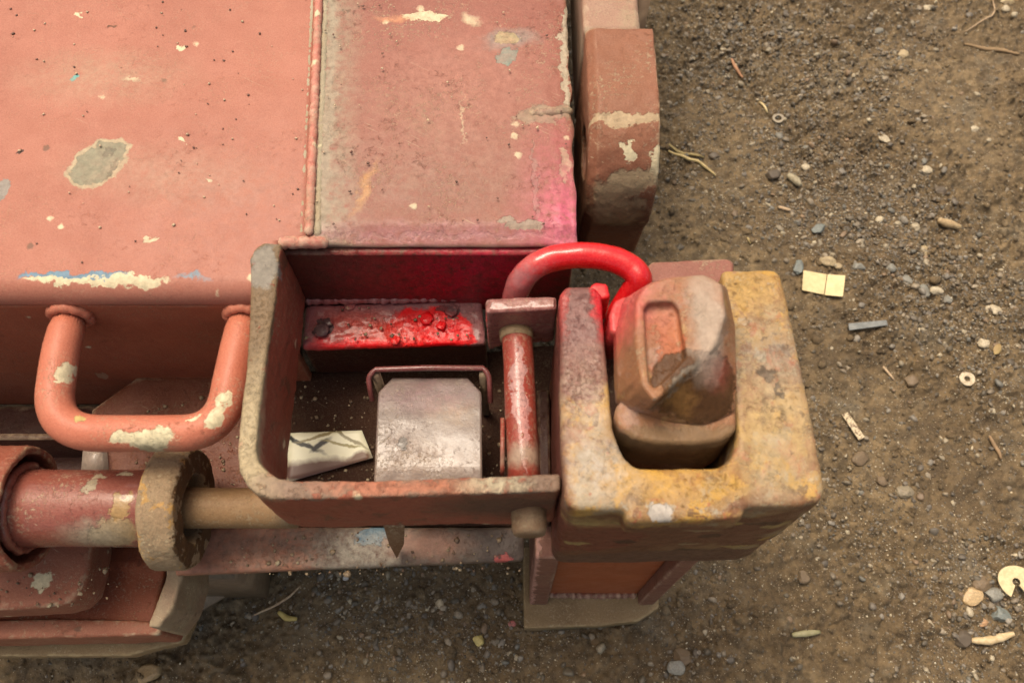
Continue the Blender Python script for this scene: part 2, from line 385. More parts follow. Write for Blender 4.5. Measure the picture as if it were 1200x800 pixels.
# bent deck sheet with rolled front edge
prof = [(1.35, ZD)] + [(1.35 - (1.35-.316)*i/170, ZD) for i in range(1, 171)]
prof = sorted(set(prof) | {(.3472, ZD), (.3466, ZD)}, key=lambda q: -q[0])
for i in range(1, 9):
    a = R(90*i/8); prof.append((.316-.016*math.sin(a), ZD-.016+.016*math.cos(a)))
prof.append((YW, .452))
rA, rB = P(372, 0, ZD), P(361, 262, ZD)
def ridge_x(y): return rA.x + (rB.x-rA.x)*(y-rA.y)/(rB.y-rA.y)
xs = np.linspace(-1.05, 0, 170); V = []
for (y, z) in prof:
    xr = ridge_x(y) - .0015 if y > .3470 else -.1795
    for x in xs:
        X = -1.05 + (xr+1.05)*(x+1.05)/1.05
        zz = z + .0012*mnoise.noise(Vector((X*6, y*6, 3))) + .0004*mnoise.noise(Vector((X*30, y*30, 8)))
        d = math.hypot((X-P(116, 190, ZD).x)/.024, (y-P(116, 190, ZD).y)/.018); zz -= .0007*max(0, 1-d*d)
        V.append((X, y, zz if z > ZD-.004 else z))
n = len(xs); F = [(j*n+i, j*n+i+1, (j+1)*n+i+1, (j+1)*n+i) for j in range(len(prof)-1) for i in range(n-1)]
o = link('deck_plate', mesh(V, F), M_deckL, frame, 'salmon pink main deck sheet with a grey bare patch and cream streak')
so = o.modifiers.new('thickness', 'SOLIDIFY'); so.thickness = .006; so.offset = -1
if o.data.polygons[0].normal.z < 0: o.data.flip_normals()
# right deck plate
dr = ZD-.002
PU = (.48, .08, .14)
br = [(CREAM, P(497, 20, dr), (.0185, .0048, .02), 0, .3, 1), ((.55, .26, .14), P(462, 22, dr), (.014, .003, .02), 0, .6, .8), (CREAM, P(553, 24, dr), (.009, .005, .02), -20, .5, .7),
      (GREY, P(596, 46, dr), (.020, .010, .02), 10, .55, .9), ((.36, .30, .17), P(593, 45, dr), (.0085, .0075, .02), 0, .15, 1), ((.16, .24, .20), P(593, 66, dr), (.010, .008, .02), 0, .25, .95),
      ((.30, .26, .18), P(394, 130, dr), (.013, .26, .05), 3, .9, .8), ((.33, .29, .21), P(384, 130, dr), (.005, .24, .05), 3, .5, .8), ((.30, .26, .19), P(385, 250, dr), (.018, .04, .05), 0, .8, .7),
      ((.28, .22, .15), P(640, 133, dr), (.026, .010, .03), 8, .35, .95), ((.40, .34, .22), P(663, 190, dr), (.005, .018, .03), 0, .25, 1), ((.42, .38, .28), P(663, 80, dr), (.004, .045, .03), 2, .35, .95),
      ((.40, .36, .27), P(664, 30, dr), (.003, .03, .03), 2, .35, .9), ((.25, .17, .13), P(628, 215, dr), (.0022, .045, .03), 3, .4, .85), ((.24, .15, .12), P(505, 273, dr), (.20, .0018, .03), 0, .5, .5),
      ((.55, .30, .12), P(428, 218, dr), (.004, .022, .03), -14, .5, .7), (CREAM, P(543, 140, dr), (.0012, .022, .02), 2, .5, .6), (PU, P(655, 245, dr), (.024, .055, .05), 0, .9, .9, .3),
      ((.62, .12, .22), P(668, 262, dr), (.015, .030, .05), 0, .8, .9, .25), ((.50, .22, .25), P(520, 272, dr), (.10, .007, .05), 0, .7, .7, .25), ((.29, .19, .14), P(500, 215, dr), (.09, .035, .05), 0, .95, .6), ((.27, .18, .13), P(520, 120, dr), (.06, .05, .05), 0, .95, .5),
      ((.30, .24, .18), P(612, 262, dr), (.02, .004, .03), 0, .4, .9), ((.50, .20, .15), P(540, 90, dr), (.07, .06, .05), 0, .95, .4)]
M_deckR = worn('dusty_mauve_paint', MAUVE, (.255, .100, .075), dust=.26, chip=.70, rough=.46, blobs=br, edge=.25, bumpd=.0004, scuff=.42)
ys = [1.35-(1.35-.363)*i/230 for i in range(231)] + [.363-(.363-.3467)*i/6 for i in range(1, 7)]
xs = np.linspace(0, 1, 75); V = []
for y in ys:
    xl = ridge_x(y)+.0015; xr = .0505 + (y-.35)*-.008
    for t in xs:
        X = xl + (xr-xl)*t
        z = dr - max(0, (.363-y))*.45*min(1, t*6) + .0010*mnoise.noise(Vector((X*8, y*8, 13))) + .0006*mnoise.noise(Vector((X*55, y*55, 3)))
        e = math.exp(-((y-P(640, 133, dr).y)/.010)**2)*math.exp(-((X-.035)/.022)**2); z += e*.0030*mnoise.noise(Vector((X*170, y*170, 1)))
        if t > .93: z += -.0015*(t-.93)/.07 + .0016*mnoise.noise(Vector((X*120, y*80, 5)))
        if t == xs[-1]: X += .0030*mnoise.noise(Vector((2, y*45, 5)))
        V.append((X, y, z))
n = len(xs); F = [(j*n+i, j*n+i+1, (j+1)*n+i+1, (j+1)*n+i) for j in range(len(ys)-1) for i in range(n-1)]
o = link('deck_plate', mesh(V, F), M_deckR, frame, 'dusty mauve deck strip with bare scuffs and magenta overspray by the gap')
if o.data.polygons[0].normal.z < 0: o.data.flip_normals()
so = o.modifiers.new('thickness', 'SOLIDIFY'); so.thickness = .010; so.offset = -1
M_bead = worn('seam_paint', (.42, .14, .10), (.46, .19, .15), dust=.35, chip=.66, rough=.45, edge=.5, edgecol=(.45, .36, .26))
M_dirtline = worn('packed_dirt', (.30, .26, .18), (.38, .33, .24), dust=.5, chip=.7, rough=.85, edge=0)
y0, y1 = .352, 1.3
weld('weld_bead', [(ridge_x(y)+.001, y, ZD-.0005) for y in (y0, .6, .9, y1)], .0036, M_bead, frame, .04, 'long raised seam between the two deck sheets')
weld('seam_filler', [(ridge_x(y)+.0068, y, ZD-.0045) for y in (y0, .6, .9, y1)], .0036, M_dirtline, frame, .08)
weld('seam_filler', [(ridge_x(y)-.0048, y, ZD-.0022) for y in (y0, .6, .9, y1)], .0024, M_dirtline, frame, .08)
weld('weld_bead', [P(325, 285, ZD-.004), P(345, 284, ZD-.003), P(362, 284, ZD-.0035), P(385, 284, ZD-.007)], .0048, M_bead, frame, .15)
weld('weld_bead', [P(636, 133, dr)+Vector((-.012, 0, -.002)), P(655, 130, dr)-Vector((0, 0, .002)), P(677, 128, dr)-Vector((.004, 0, .003))], .0040, worn('bare_weld', (.20, .16, .11), (.30, .17, .13), dust=.4, chip=.62, rough=.5, edge=.5), frame, .3, 'lumpy bare weld on the deck edge')

M_oxide = worn('red_oxide_paint', (.33, .098, .052), (.28, .080, .042), dust=.05, chip=.76, rough=.42, edge=.3, scuff=.25, bumpd=.0005, blobs=[((.45, .36, .24), Q(120, 440, .30), (.004, .02, .008), 0, .4, .5)])
M_inner = worn('shaded_red_paint', (.048, .013, .009), (.072, .019, .012), scuff=.15, dust=-.15, chip=.74, rough=.36, edge=.5, specks=False, blobs=[((.50, .008, .03), Q(520, 320, .345), (.060, .03, .06), 0, .7, 1, .25), ((.42, .02, .05), Q(600, 310, .345), (.05, .03, .04), 0, .8, .9, .25), ((.22, .03, .03), Q(430, 325, .345), (.05, .03, .04), 0, .9, .7, .3)])  # base darkened to paint in interior shade; the red blobs are paint
o = link('front_wall', box(-1.05, -.185, YW, YW+.008, .238, .4525), M_oxide, frame); cast(o, .001, .004, .0015, .06, .0004, .01)
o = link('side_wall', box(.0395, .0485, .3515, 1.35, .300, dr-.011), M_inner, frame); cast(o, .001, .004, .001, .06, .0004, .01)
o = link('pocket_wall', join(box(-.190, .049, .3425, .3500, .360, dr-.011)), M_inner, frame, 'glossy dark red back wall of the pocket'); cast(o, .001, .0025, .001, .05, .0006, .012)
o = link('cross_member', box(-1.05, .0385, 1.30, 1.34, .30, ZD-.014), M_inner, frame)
# pocket rim: heavy bent bar
outer = [(310, 284), (299, 290), (293, 302), (294, 327), (290, 400), (283, 480), (278, 535), (280, 553), (288, 569), (301, 579), (320, 584.5), (375, 584), (450, 581.5), (515, 579), (599, 578), (656, 575)]
inner = [(657, 554.5), (600, 556), (564, 557.5), (500, 560), (438, 562), (345, 562.5), (327, 560), (313, 551), (303, 539), (300, 525), (303, 490), (309, 440), (315, 400), (323, 350), (327, 300), (330, 284)]
me = prism(outer+inner, ZR, ZR-.088)
brim = [(GREY, P(310, 310, ZR), (.010, .02, .03), 0, .4, .7), ((.44, .36, .22), P(295, 520, ZR), (.02, .05, .01), 0, .6, .8), ((.26, .18, .13), P(450, 570, ZR), (.13, .008, .004), 0, .5, .4),
        ((.38, .14, .08), P(440, 571, ZR), (.035, .006, .004), 0, .5, .9), ((.36, .13, .07), P(530, 570, ZR), (.03, .006, .004), 0, .5, .8), ((.10, .06, .04), Q(590, 592, .149), (.045, .02, .03), 0, .5, .85), ((.50, .44, .30), P(580, 567, ZR), (.02, .006, .004), 0, .5, .8)]
M_rim = worn('rusty_dusty_rim', OXIDE, (.27, .075, .045), dust=.15, chip=.68, rough=.55, edge=.5, scuff=.3, edgecol=(.20, .13, .075), tones=[((.10, .055, .03), 50, .55, .62, .6)], blobs=[((.185, .125, .07), P(290, 430, ZR), (.06, .17, .004), 0, .3, 1), ((.20, .13, .09), P(480, 571, ZR), (.24, .012, .003), 0, .3, 1)]+brim, bumpd=.0009)
o = link('pocket_rim', me, M_rim, frame, 'heavy bent flat bar round the pocket, its top edge bare and dusty'); cast(o, .0022, .0018, .0028, .045, .0014, .008)
# ledge inside the pocket: sloping wet-looking plate
LZ = .374
ledge = [P(357, 357, LZ), P(564, 350, LZ), P(570, 402, LZ-.004), P(353, 408, LZ-.004)]
RED = (.78, .004, .008)
M_ledge = worn('wet_red_paint', (.25, .085, .09), (.30, .13, .13), dust=.10, chip=.76, rough=.38, edge=.6, edgecol=(.35, .20, .20), specks=True, scuff=.3, coat=.15,
               blobs=[(RED, P(502, 384, LZ), (.036, .020, .02), 0, .3, 1, .34), (RED, P(470, 388, LZ), (.03, .010, .02), 10, .5, .95, .34), ((.50, .05, .03), P(425, 385, LZ), (.038, .018, .02), -15, .6, .85, .2), (RED, P(420, 402, LZ), (.045, .005, .02), 0, .5, .9), ((.08, .05, .05), P(377, 385, LZ), (.009, .007, .02), 60, .2, .9),
                      ((.10, .06, .06), P(527, 364, LZ), (.012, .004, .02), 0, .3, .8), (RED, P(528, 396, LZ), (.02, .006, .02), 0, .4, .9)], bumpd=.0009)
o = link('ledge_plate', extr(ledge, (0, 0, -.008)), M_ledge, frame, 'glossy ledge with bright red paint splashes'); cast(o, .003, .0016, .0022, .02, .0012, .006)
weld('weld_bead', [P(357, 352, LZ+.003), P(460, 350, LZ+.004), P(564, 346, LZ+.004)], .0042, M_ledge, frame, .35)
for (px, py, r_) in ((377, 386, .0068), (385, 377, .004), (410, 358, .0045), (529, 364, .006), (500, 373, .0058), (517, 381, .0042), (463, 398, .004)):
    bm = bmesh.new(); bmesh.ops.create_icosphere(bm, subdivisions=3, radius=r_)
    for v in bm.verts: v.co = v.co*(1+.25*mnoise.noise(v.co*300+Vector((px, 0, 0)))); v.co.z *= .22
    bmesh.ops.translate(bm, verts=bm.verts, vec=P(px, py, LZ+.0006)); me = bpy.data.meshes.new('m'); bm.to_mesh(me); bm.free()
    link('paint_drip', me, M_ledge, frame)
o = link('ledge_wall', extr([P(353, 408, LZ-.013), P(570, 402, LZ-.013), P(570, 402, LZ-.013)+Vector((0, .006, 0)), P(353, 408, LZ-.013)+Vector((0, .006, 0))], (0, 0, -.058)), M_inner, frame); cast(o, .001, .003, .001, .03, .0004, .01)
# floor plate running out below the rim as a front rail
ZF = .302
fl = [P(228, 700, ZF), ]
p0, p1 = P(204, 673, ZF), P(614, 656, ZF)
M_floor = worn('scuffed_floor_paint', (.085, .032, .022), (.065, .026, .018), dust=.12, scuff=.3, chip=.70, rough=.5, edge=.5, specks=False,
               blobs=[((.33, .14, .085), P(270, 645, ZF), (.075, .05, .02), 0, .35, .9), ((.16, .135, .105), P(480, 640, ZF), (.15, .04, .02), 0, .7, .95), ((.10, .17, .22), P(438, 627, ZF), (.014, .008, .02), 10, .4, 1), ((.42, .38, .30), P(420, 650, ZF), (.03, .015, .02), 0, .7, .8),
                      ((.38, .20, .14), P(505, 638, ZF), (.03, .01, .02), 0, .6, .7), ((.06, .045, .04), P(585, 640, ZF), (.03, .02, .02), 0, .5, .8), ((.45, .10, .09), P(590, 652, ZF), (.008, .005, .02), 0, .4, .8)])
o = link('floor_plate', extr([(p0.x-.01, .1655, ZF-.001), (.045, .1655, ZF-.001), (.045, .338, ZF-.001), (p0.x-.01, .298, ZF-.001)], (0, 0, -.009)), worn('shade_dark_floor', (.030, .012, .008), (.042, .018, .011), dust=-.15, chip=.78, rough=.75, edge=0, spec=.08, specks=False, scuff=.1), frame, 'dark floor of the pocket'); cast(o, .001, .003, .001, .05, .0004, .01)  # near-black floor colour paints in the shade of the pocket
o = link('front_rail', extr([(p0.x, p0.y, ZF), (p1.x, p1.y, ZF), (p1.x, .1650, ZF), (p0.x-.01, .1650, ZF)], (0, 0, -.010)), M_floor, frame, 'scuffed flat rail under the pocket, salmon at left and grimy grey at right'); cast(o, .0015, .003, .002, .05, .0008, .01)
# fin under the rim
M_bare = worn('bare_rusty_steel', (.16, .12, .10), (.23, .19, .17), dust=.3, chip=.70, rough=.38, edge=.4, edgecol=(.30, .22, .16), spec=.8, specks=False)
M_rust = worn('rust', (.13, .060, .030), (.18, .095, .045), dust=.45, chip=.72, rough=.6, edge=.4, specks=False, blobs=[])
a, b, c = Q(449, 616, .146), Q(474, 616, .146), Q(465, 655, .136)
o = link('gusset_fin', mesh([a, b, c, a+Vector((-.001, .016, 0)), b+Vector((0, .016, 0)), c+Vector((-.001, .012, 0)), (a+c)/2+Vector((-.001, -.001, 0)), (b+c)/2+Vector((.003, -.001, 0))], [(0, 6, 2, 7, 1), (3, 4, 5), (0, 3, 5, 2, 6), (1, 7, 2, 5, 4), (0, 1, 4, 3)]), M_rust, frame)
cast(o, .0008, 0, 0, 1, 0, 1)
# bare steel tab in the pocket with its thin bracket
TZ = .395
M_tab = worn('polished_steel', (.12, .092, .082), (.17, .125, .10), scuff=.25, dust=.2, chip=.80, rough=.34, edge=.2, edgecol=(.3, .22, .2), spec=.7, specks=False, coat=.1,
             blobs=[((.28, .18, .09), P(530, 480, TZ), (.014, .010, .02), 0, .9, .7), ((.24, .15, .09), P(480, 545, TZ), (.03, .012, .02), 0, .9, .6), ((.26, .13, .16), P(505, 460, TZ), (.03, .012, .02), 0, .9, .6), ((.08, .07, .06), P(472, 521, TZ), (.005, .004, .02), 0, .4, .9),
                    ((.20, .15, .11), P(475, 540, TZ), (.03, .004, .02), 0, .6, .6)], bumpd=.00028)
pr = []
for i in range(25):
    t = i/24; y_ = 443 + 130*t
    pr.append((y_, TZ - .010*(1-t)**3 - .020*max(0, t-.78)**1.2*4*.3))
V = []
for (y_, z_) in pr:
    xl, xr = 444 - 6*((y_-443)/130), 564 + 1*((y_-443)/130)
    ch = max(0, 1-(y_-443)/17); xl += 16*ch; xr -= 16*ch
    for q in range(13):
        t = q/12; V.append(P(xl+(xr-xl)*t, y_, z_ + .0012*math.sin(t*7+1)*.6 + .0006*mnoise.noise(Vector((t*6, y_/20, 1)))))
F = [(j*13+i, j*13+i+1, (j+1)*13+i+1, (j+1)*13+i) for j in range(24) for i in range(12)]
o = link('lock_tongue', mesh(V, F), M_tab, frame, 'shiny bare steel tongue with clipped corners')
if o.data.polygons[0].normal.z < 0: o.data.flip_normals()
so = o.modifiers.new('thickness', 'SOLIDIFY'); so.thickness = .009; so.offset = -1
sb = o.modifiers.new('sub', 'SUBSURF'); sb.subdivision_type = 'SIMPLE'; sb.levels = sb.render_levels = 2
d = o.modifiers.new('surface', 'DISPLACE'); d.texture = clouds(.012); d.texture_coords = 'GLOBAL'; d.strength = .0004
o = link('tongue_support', box(P(470, 500, TZ).x, P(545, 500, TZ).x, .225, .233, ZF, TZ-.011), M_inner, frame)
BZ = .395
M_brk = worn('dark_bracket_paint', (.13, .035, .035), (.17, .05, .05), dust=.05, chip=.78, rough=.25, edge=0, specks=False, scuff=.2, coat=.4)
pts = [P(436, 470, BZ-.01), P(431, 440, BZ), P(440, 433, BZ+.001), P(500, 431, BZ+.001), P(566, 431, BZ+.001), P(573, 438, BZ), P(575, 472, BZ-.01)]
o = link('tongue_bracket', tube([pts[0]]+arc(pts[0].lerp(pts[1], .8), pts[1], pts[2], 4)+[pts[3]]+arc(pts[4], pts[5], pts[5].lerp(pts[6], .2), 4)+[pts[6]], .0023, 8), M_brk, frame); cast(o, 0, 0, .001, .01, 0, 1)
for px in (440, 566):
    p = P(px, 438, BZ-.003); link('bracket_post', box(p.x-.003, p.x+.003, p.y-.003, p.y+.003, ZF, BZ-.002), M_inner, frame)

# grab handle
HZ = .436; r_ = .0136
hb = []
xl, xr, yo = -.3425, -.2105, .2035
hb = [(xl-.001, YW+.004, HZ), (xl-.003, .27, HZ)] + arc((xl, .245, HZ), (xl, yo, HZ-.002), (xl+.040, yo, HZ-.002), 10) + [(-.29, yo, HZ-.002), (-.26, yo, HZ-.002)] + arc((xr-.034, yo, HZ-.002), (xr, yo, HZ-.002), (xr-.001, .240, HZ), 10) + [(xr+.001, .27, HZ), (xr+.003, YW+.004, HZ)]
bh = [(CREAM, P(72, 437, HZ+.012), (.006, .008, .02), 0, .35, .95), (CREAM, P(172, 515, HZ+.012), (.020, .006, .02), 3, .3, 1), (CREAM, P(190, 508, HZ+.012), (.008, .006, .02), 20, .3, 1), (CREAM, P(142, 512, HZ+.012), (.008, .004, .02), 0, .3, 1),
      (CREAM, P(253, 488, HZ+.012), (.006, .010, .02), -30, .3, 1), (CREAM, P(262, 470, HZ+.01), (.004, .008, .02), -20, .35, 1), ((.48, .36, .14), P(90, 492, HZ+.01), (.004, .003, .02), 0, .3, 1), (CREAM, P(225, 489, HZ+.012), (.003, .002, .02), 0, .3, 1), (CREAM, P(64, 449, HZ+.012), (.003, .002, .02), 0, .3, 1),
      ((.22, .19, .12), P(175, 521, HZ+.01), (.014, .003, .02), 0, .5, .8)]
M_handle = worn('salmon_handle_paint', (.42, .130, .078), (.46, .155, .095), dust=.08, chip=.76, rough=.40, blobs=bh, edge=0, specks=False, bumpd=.0004)
hnd = link('grab_handle', tube(hb, r_, 32, jitter=.0), M_handle, frame, 'salmon round bar handle with flaked cream spots')
cast(hnd, 0, 0, .0008, .02, 0, 1); sb = hnd.modifiers.new('sub', 'SUBSURF'); sb.levels = sb.render_levels = 1
for x in (xl-.001, xr+.003):
    ring = [(x+.0138*math.cos(a), YW-.001, HZ+.0138*math.sin(a)) for a in [2*math.pi*i/22 for i in range(23)]]
    weld('weld_bead', ring, .0042, M_handle, hnd, .22)
# shelf, cheek and added dark void plate behind the tube
M_shelf = worn('shelf_paint', (.145, .042, .020), (.12, .034, .016), scuff=.2, dust=.05, chip=.72, rough=.5, edge=.6)
o = link('shelf_plate', prism([(106, 480), (160, 441), (320, 434), (316, 560), (300, 600), (106, 590)], .308, .298), M_shelf, frame); cast(o, .001, .003, .001, .04, 0, 1)
o = link('shelf_rib', prism([(98, 520), (118, 505), (122, 548), (94, 560)], .318, .24), M_bare, frame)
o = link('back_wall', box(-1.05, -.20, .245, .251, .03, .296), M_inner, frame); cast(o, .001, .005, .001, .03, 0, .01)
o = link('dark_void_plate', box(-1.05, -.20, .16, .2995, .236, .242), M_inner, frame); cast(o, .001, .004, .001, .05, .0004, .01)  # dark plate added to stand in for the dark void here

# pivot tube, disc and ring
TY, TZc = .1667, .360
bt = [((.30, .21, .10), (-.305, .140, TZc+.02), (.020, .012, .02), 10, .4, .95), ((.33, .28, .20), (-.318, .138, TZc+.018), (.024, .012, .02), 0, .5, .8), ((.32, .20, .08), (-.298, .160, TZc+.03), (.008, .012, .02), -30, .3, 1), ((.35, .30, .20), (-.325, .178, TZc+.03), (.005, .006, .02), 0, .3, .9), (CREAM, (-.302, .188, TZc+.022), (.006, .003, .02), 0, .3, .9), (CREAM, (-.32, .186, TZc+.022), (.006, .002, .02), 0, .3, .7)]
M_tube = worn('glossy_oxide_paint', (.19, .052, .036), (.23, .07, .05), dust=.04, chip=.72, rough=.30, blobs=bt, edge=0, specks=False, coat=.4)
o = link('pivot_tube', lathe_x([(-.415, .0305), (-.375, .0305), (-.35, .0300), (-.32, .0302), (-.30, .0300), (-.276, .0303), (-.276, .020), (-.415, .020)], TY, TZc, 64), M_tube, frame, 'glossy red oxide tube with bare scuffed spots')
sb = o.modifiers.new('b', 'BEVEL'); sb.width = .001; sb.limit_method = 'ANGLE'
def densify(me, cuts=3):
    bm = bmesh.new(); bm.from_mesh(me); bmesh.ops.subdivide_edges(bm, edges=bm.edges, cuts=cuts, use_grid_fill=True); bm.to_mesh(me); bm.free(); return me
M_ringm = worn('flaking_rusty_rim', (.31, .225, .135), (.24, .165, .095), tones=[((.42, .24, .07), 55, .57, .60, .8), ((.13, .085, .05), 40, .57, .63, .7)], blobs=[((.10, .048, .018), (-.2475, TY, TZc), (.0055, .06, .06), 0, .2, .9)], dust=.5, chip=.66, rough=.7, edge=.8, edgecol=(.40, .30, .15), bumpd=.0014, specks=False)  # blob: dark rust on the right face, with its shade painted in
o = link('end_ring', lathe_x([(-.2790, .0465), (-.2765, .0485), (-.2545, .0480), (-.2510, .0455), (-.2510, .0275), (-.2545, .0260), (-.2790, .0260)], TY, TZc, 72, .0014), M_ringm, frame, 'thick rusty ring on the tube end'); cast(o, 0, .0014, .0010, .016, .0007, .004)
M_disc = worn('oxide_disc', (.23, .065, .04), (.26, .09, .055), dust=.35, chip=.66, rough=.5, edge=.9, edgecol=(.42, .33, .20), specks=False)
o = link('end_ring', lathe_x([(-.46, .048), (-.385, .0490), (-.3815, .0480), (-.3812, .0440), (-.3830, .0425), (-.4150, .0420), (-.4160, .020), (-.46, .020)], TY, TZc, 72, .002), M_disc, frame, 'hollow red end of the neighbouring tube'); cast(o, 0, .0016, .0016, .012, .0008, .004)
ring = [(-.3860, TY+.0325*math.cos(a), TZc+.0325*math.sin(a)) for a in [2*math.pi*i/30 for i in range(31)]]
weld('weld_bead', ring, .0038, M_tube, frame, .3)
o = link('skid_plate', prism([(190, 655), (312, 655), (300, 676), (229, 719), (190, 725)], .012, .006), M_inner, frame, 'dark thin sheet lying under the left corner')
M_oxt = worn('tray_oxide', (.27, .075, .035), (.23, .06, .03), dust=.12, chip=.75, rough=.45, edge=.2, specks=False)
# tube saddle and lower tray at the left corner
M_tray = worn('tray_paint', (.30, .115, .068), (.25, .09, .055), dust=.35, chip=.66, rough=.55, edge=.7, edgecol=(.42, .36, .24), blobs=[(CREAM, P(48, 682, .285), (.008, .007, .02), 10, .4, 1)])
o = link('saddle_plate', prism([(-140, 628), (108, 628), (104, 660), (96, 690), (82, 706), (60, 711), (-140, 722)], .285, .240), M_tray, frame, 'salmon saddle plate under the tube'); cast(o, .004, .0028, .0015, .03, .0008, .008)
o = link('tray_floor', prism([(-140, 640), (200, 636), (178, 735), (-140, 745)], .215, .205), M_oxt, frame); cast(o, .001, .003, .001, .04, 0, 1)
o = link('tray_rail', prism([(196, 640), (216, 640), (214, 676), (203, 712), (186, 735), (172, 733), (186, 700), (194, 676)], .262, .190), worn('bare_tray_edge', (.30, .24, .15), (.24, .15, .10), dust=.5, chip=.66, rough=.6, edge=.6, specks=False), frame); cast(o, .002, .0022, .0018, .02, .001, .006)
o = link('tray_lip', prism([(-140, 728), (60, 724), (172, 726), (190, 733), (186, 744), (-140, 752)], .225, .165), M_tray, frame); cast(o, .003, .0022, .0018, .02, .001, .006)
M_foot = worn('muddy_foot_paint', (.26, .185, .095), (.21, .145, .075), dust=.35, chip=.66, rough=.65, edge=.5, edgecol=(.46, .38, .22), specks=False, blobs=[((.06, .09, .06), P(690, 745, .0), (.05, .02, .012), 0, .6, .7)])
o = link('foot_plate', prism([(-140, 690), (224, 676), (226, 722), (214, 752), (150, 768), (-140, 770)], .155, .135), M_foot, frame, 'bottom lip at the lower left corner'); cast(o, .002, .0028, .002, .04, .001, .01)
o = link('corner_leg', box(-.50, -.285, .150, .240, .0, .135), M_inner, frame)

# pivot rod
rod = thing('pivot_rod', 'bare dusty steel rod coming out of the rusty ring and running under the pocket rim', 'rod', (-.21, TY, TZc-.016))
M_rod = worn('dusty_bare_rod', (.28, .17, .08), (.21, .125, .06), dust=.5, chip=.75, rough=.55, edge=0, specks=False)
o = link('rod_shaft', lathe_x([(-.275, .0001), (-.275, .0158), (-.25, .0160), (-.22, .0158), (-.19, .016), (-.1700, .0158), (-.1690, .0001)], TY, TZc, 40), M_rod, rod)

# ================================================================== LOCK HOUSING
house = thing('lock_housing', 'thick yellow brown steel corner block with red loop, standing on a short leg', 'lock housing', (.10, .21, .0))
YEL = (.36, .225, .075)
bz = ZB
bb = [((.50, .29, .06), P(770, 562, bz), (.06, .010, .02), 0, .7, .75), ((.48, .29, .07), P(885, 345, bz), (.022, .022, .02), 0, .8, .8), ((.34, .30, .24), P(910, 450, bz), (.025, .05, .02), 0, .8, .75),
      ((.50, .34, .12), P(900, 500, bz), (.03, .03, .02), 0, .9, .7), ((.38, .35, .31), P(700, 550, bz), (.022, .018, .03), 0, .7, .85), ((.34, .27, .17), P(900, 560, bz), (.014, .022, .02), 0, .7, .8),
      ((.16, .055, .045), P(680, 395, bz), (.026, .048, .04), 0, .3, 1, .3), ((.20, .105, .095), P(682, 375, bz), (.018, .030, .02), 0, .5, .9, .28), ((.50, .01, .02), P(704, 345, bz), (.006, .03, .05), 0, .5, .95, .2), ((.50, .04, .04), P(655, 345, bz), (.004, .03, .05), 0, .6, .8, .2),
      ((.15, .060, .032), (.095, .135, bz-.125), (.13, .045, .112), 0, .12, 1), ((.16, .05, .035), (.030, .22, bz-.10), (.011, .12, .085), 0, .15, 1), ((.30, .20, .09), Q(860, 640, .138), (.05, .03, .02), 10, .8, .8), ((.17, .05, .03), Q(690, 622, .138), (.040, .02, .05), 0, .22, 1), ((.15, .06, .035), Q(915, 622, .138), (.045, .02, .075), 0, .25, .95), ((.12, .06, .04), Q(800, 650, .138), (.12, .02, .035), 0, .3, .9), ((.36, .25, .10), Q(690, 605, .138), (.025, .02, .012), 0, .6, .85), ((.36, .30, .16), Q(950, 625, .138), (.03, .02, .012), 15, .5, .85),
      ((.45, .42, .38), P(775, 598, bz), (.008, .006, .02), 0, .4, .9), ((.14, .11, .08), P(898, 440, bz), (.006, .005, .02), 0, .4, .8), ((.14, .11, .08), P(914, 458, bz), (.002, .006, .02), 0, .4, .8),
      ((.14, .05, .04), Q(660, 470, .2)+Vector((0, 0, -.05)), (.006, .12, .04), 0, .5, .8), ((.46, .38, .28), P(690, 480, bz), (.02, .03, .01), 0, .9, .7)]
for _ in range(16):
    bb.append((random.choice([(.36, .26, .10), (.30, .22, .12), (.42, .27, .07), (.06, .03, .02)]), (random.uniform(.04, .20), .134, random.uniform(.33, .455)), (random.uniform(.005, .016), .015, random.uniform(.002, .006)), 0, .4, .85))
M_block = worn('rusty_yellow_casting', YEL, (.25, .145, .06), dust=.25, chip=.66, rough=.40, blobs=bb, edge=.35, edgecol=(.34, .24, .12), specks=False, bumpd=.0007, nscale=1.5, scuff=.6, tones=[((.25, .21, .14), 18, .52, .57, .8), ((.44, .25, .045), 26, .535, .57, .8), ((.15, .060, .028), 24, .525, .56, .85), ((.36, .16, .10), 20, .57, .64, .6), ((.33, .29, .22), 38, .575, .61, .8), ((.085, .042, .022), 48, .57, .60, .85), ((.30, .10, .05), 70, .585, .61, .8)])
blk = [(655, 345), (663, 334), (698, 334), (706, 345), (711, 420), (718, 500), (732, 535), (746, 547), (845, 547), (860, 532), (864, 505), (856, 420), (846, 316), (905, 314), (916, 320), (935, 405), (955, 500), (968, 573), (962, 586), (940, 592), (800, 596), (680, 597), (667, 594), (660, 582), (657, 480)]
lipm = prism([(728, 560), (735, 611), (872, 607), (880, 560)], bz, bz-.034); undm = prism([(660, 560), (662, 600), (730, 602), (878, 598), (962, 590), (962, 560)], bz-.060, HC-.728)
o = link('housing_body', join(prism(blk, bz, HC-.728), lipm, undm), M_block, house, 'worn yellow and rust block with a notch for the lock head'); cast(o, .0062, .0018, .0026, .05, .0013, .010, 4)
sm = o.modifiers.new('soften', 'SMOOTH'); sm.factor = .5; sm.iterations = 2
M_lug = worn('mauve_lug_paint', (.22, .075, .065), (.17, .06, .05), dust=.10, chip=.74, rough=.28, edge=.7, edgecol=(.40, .22, .20), specks=False, coat=.4)
a = P(569, 365, HC-.565); b = P(652, 350, HC-.565)
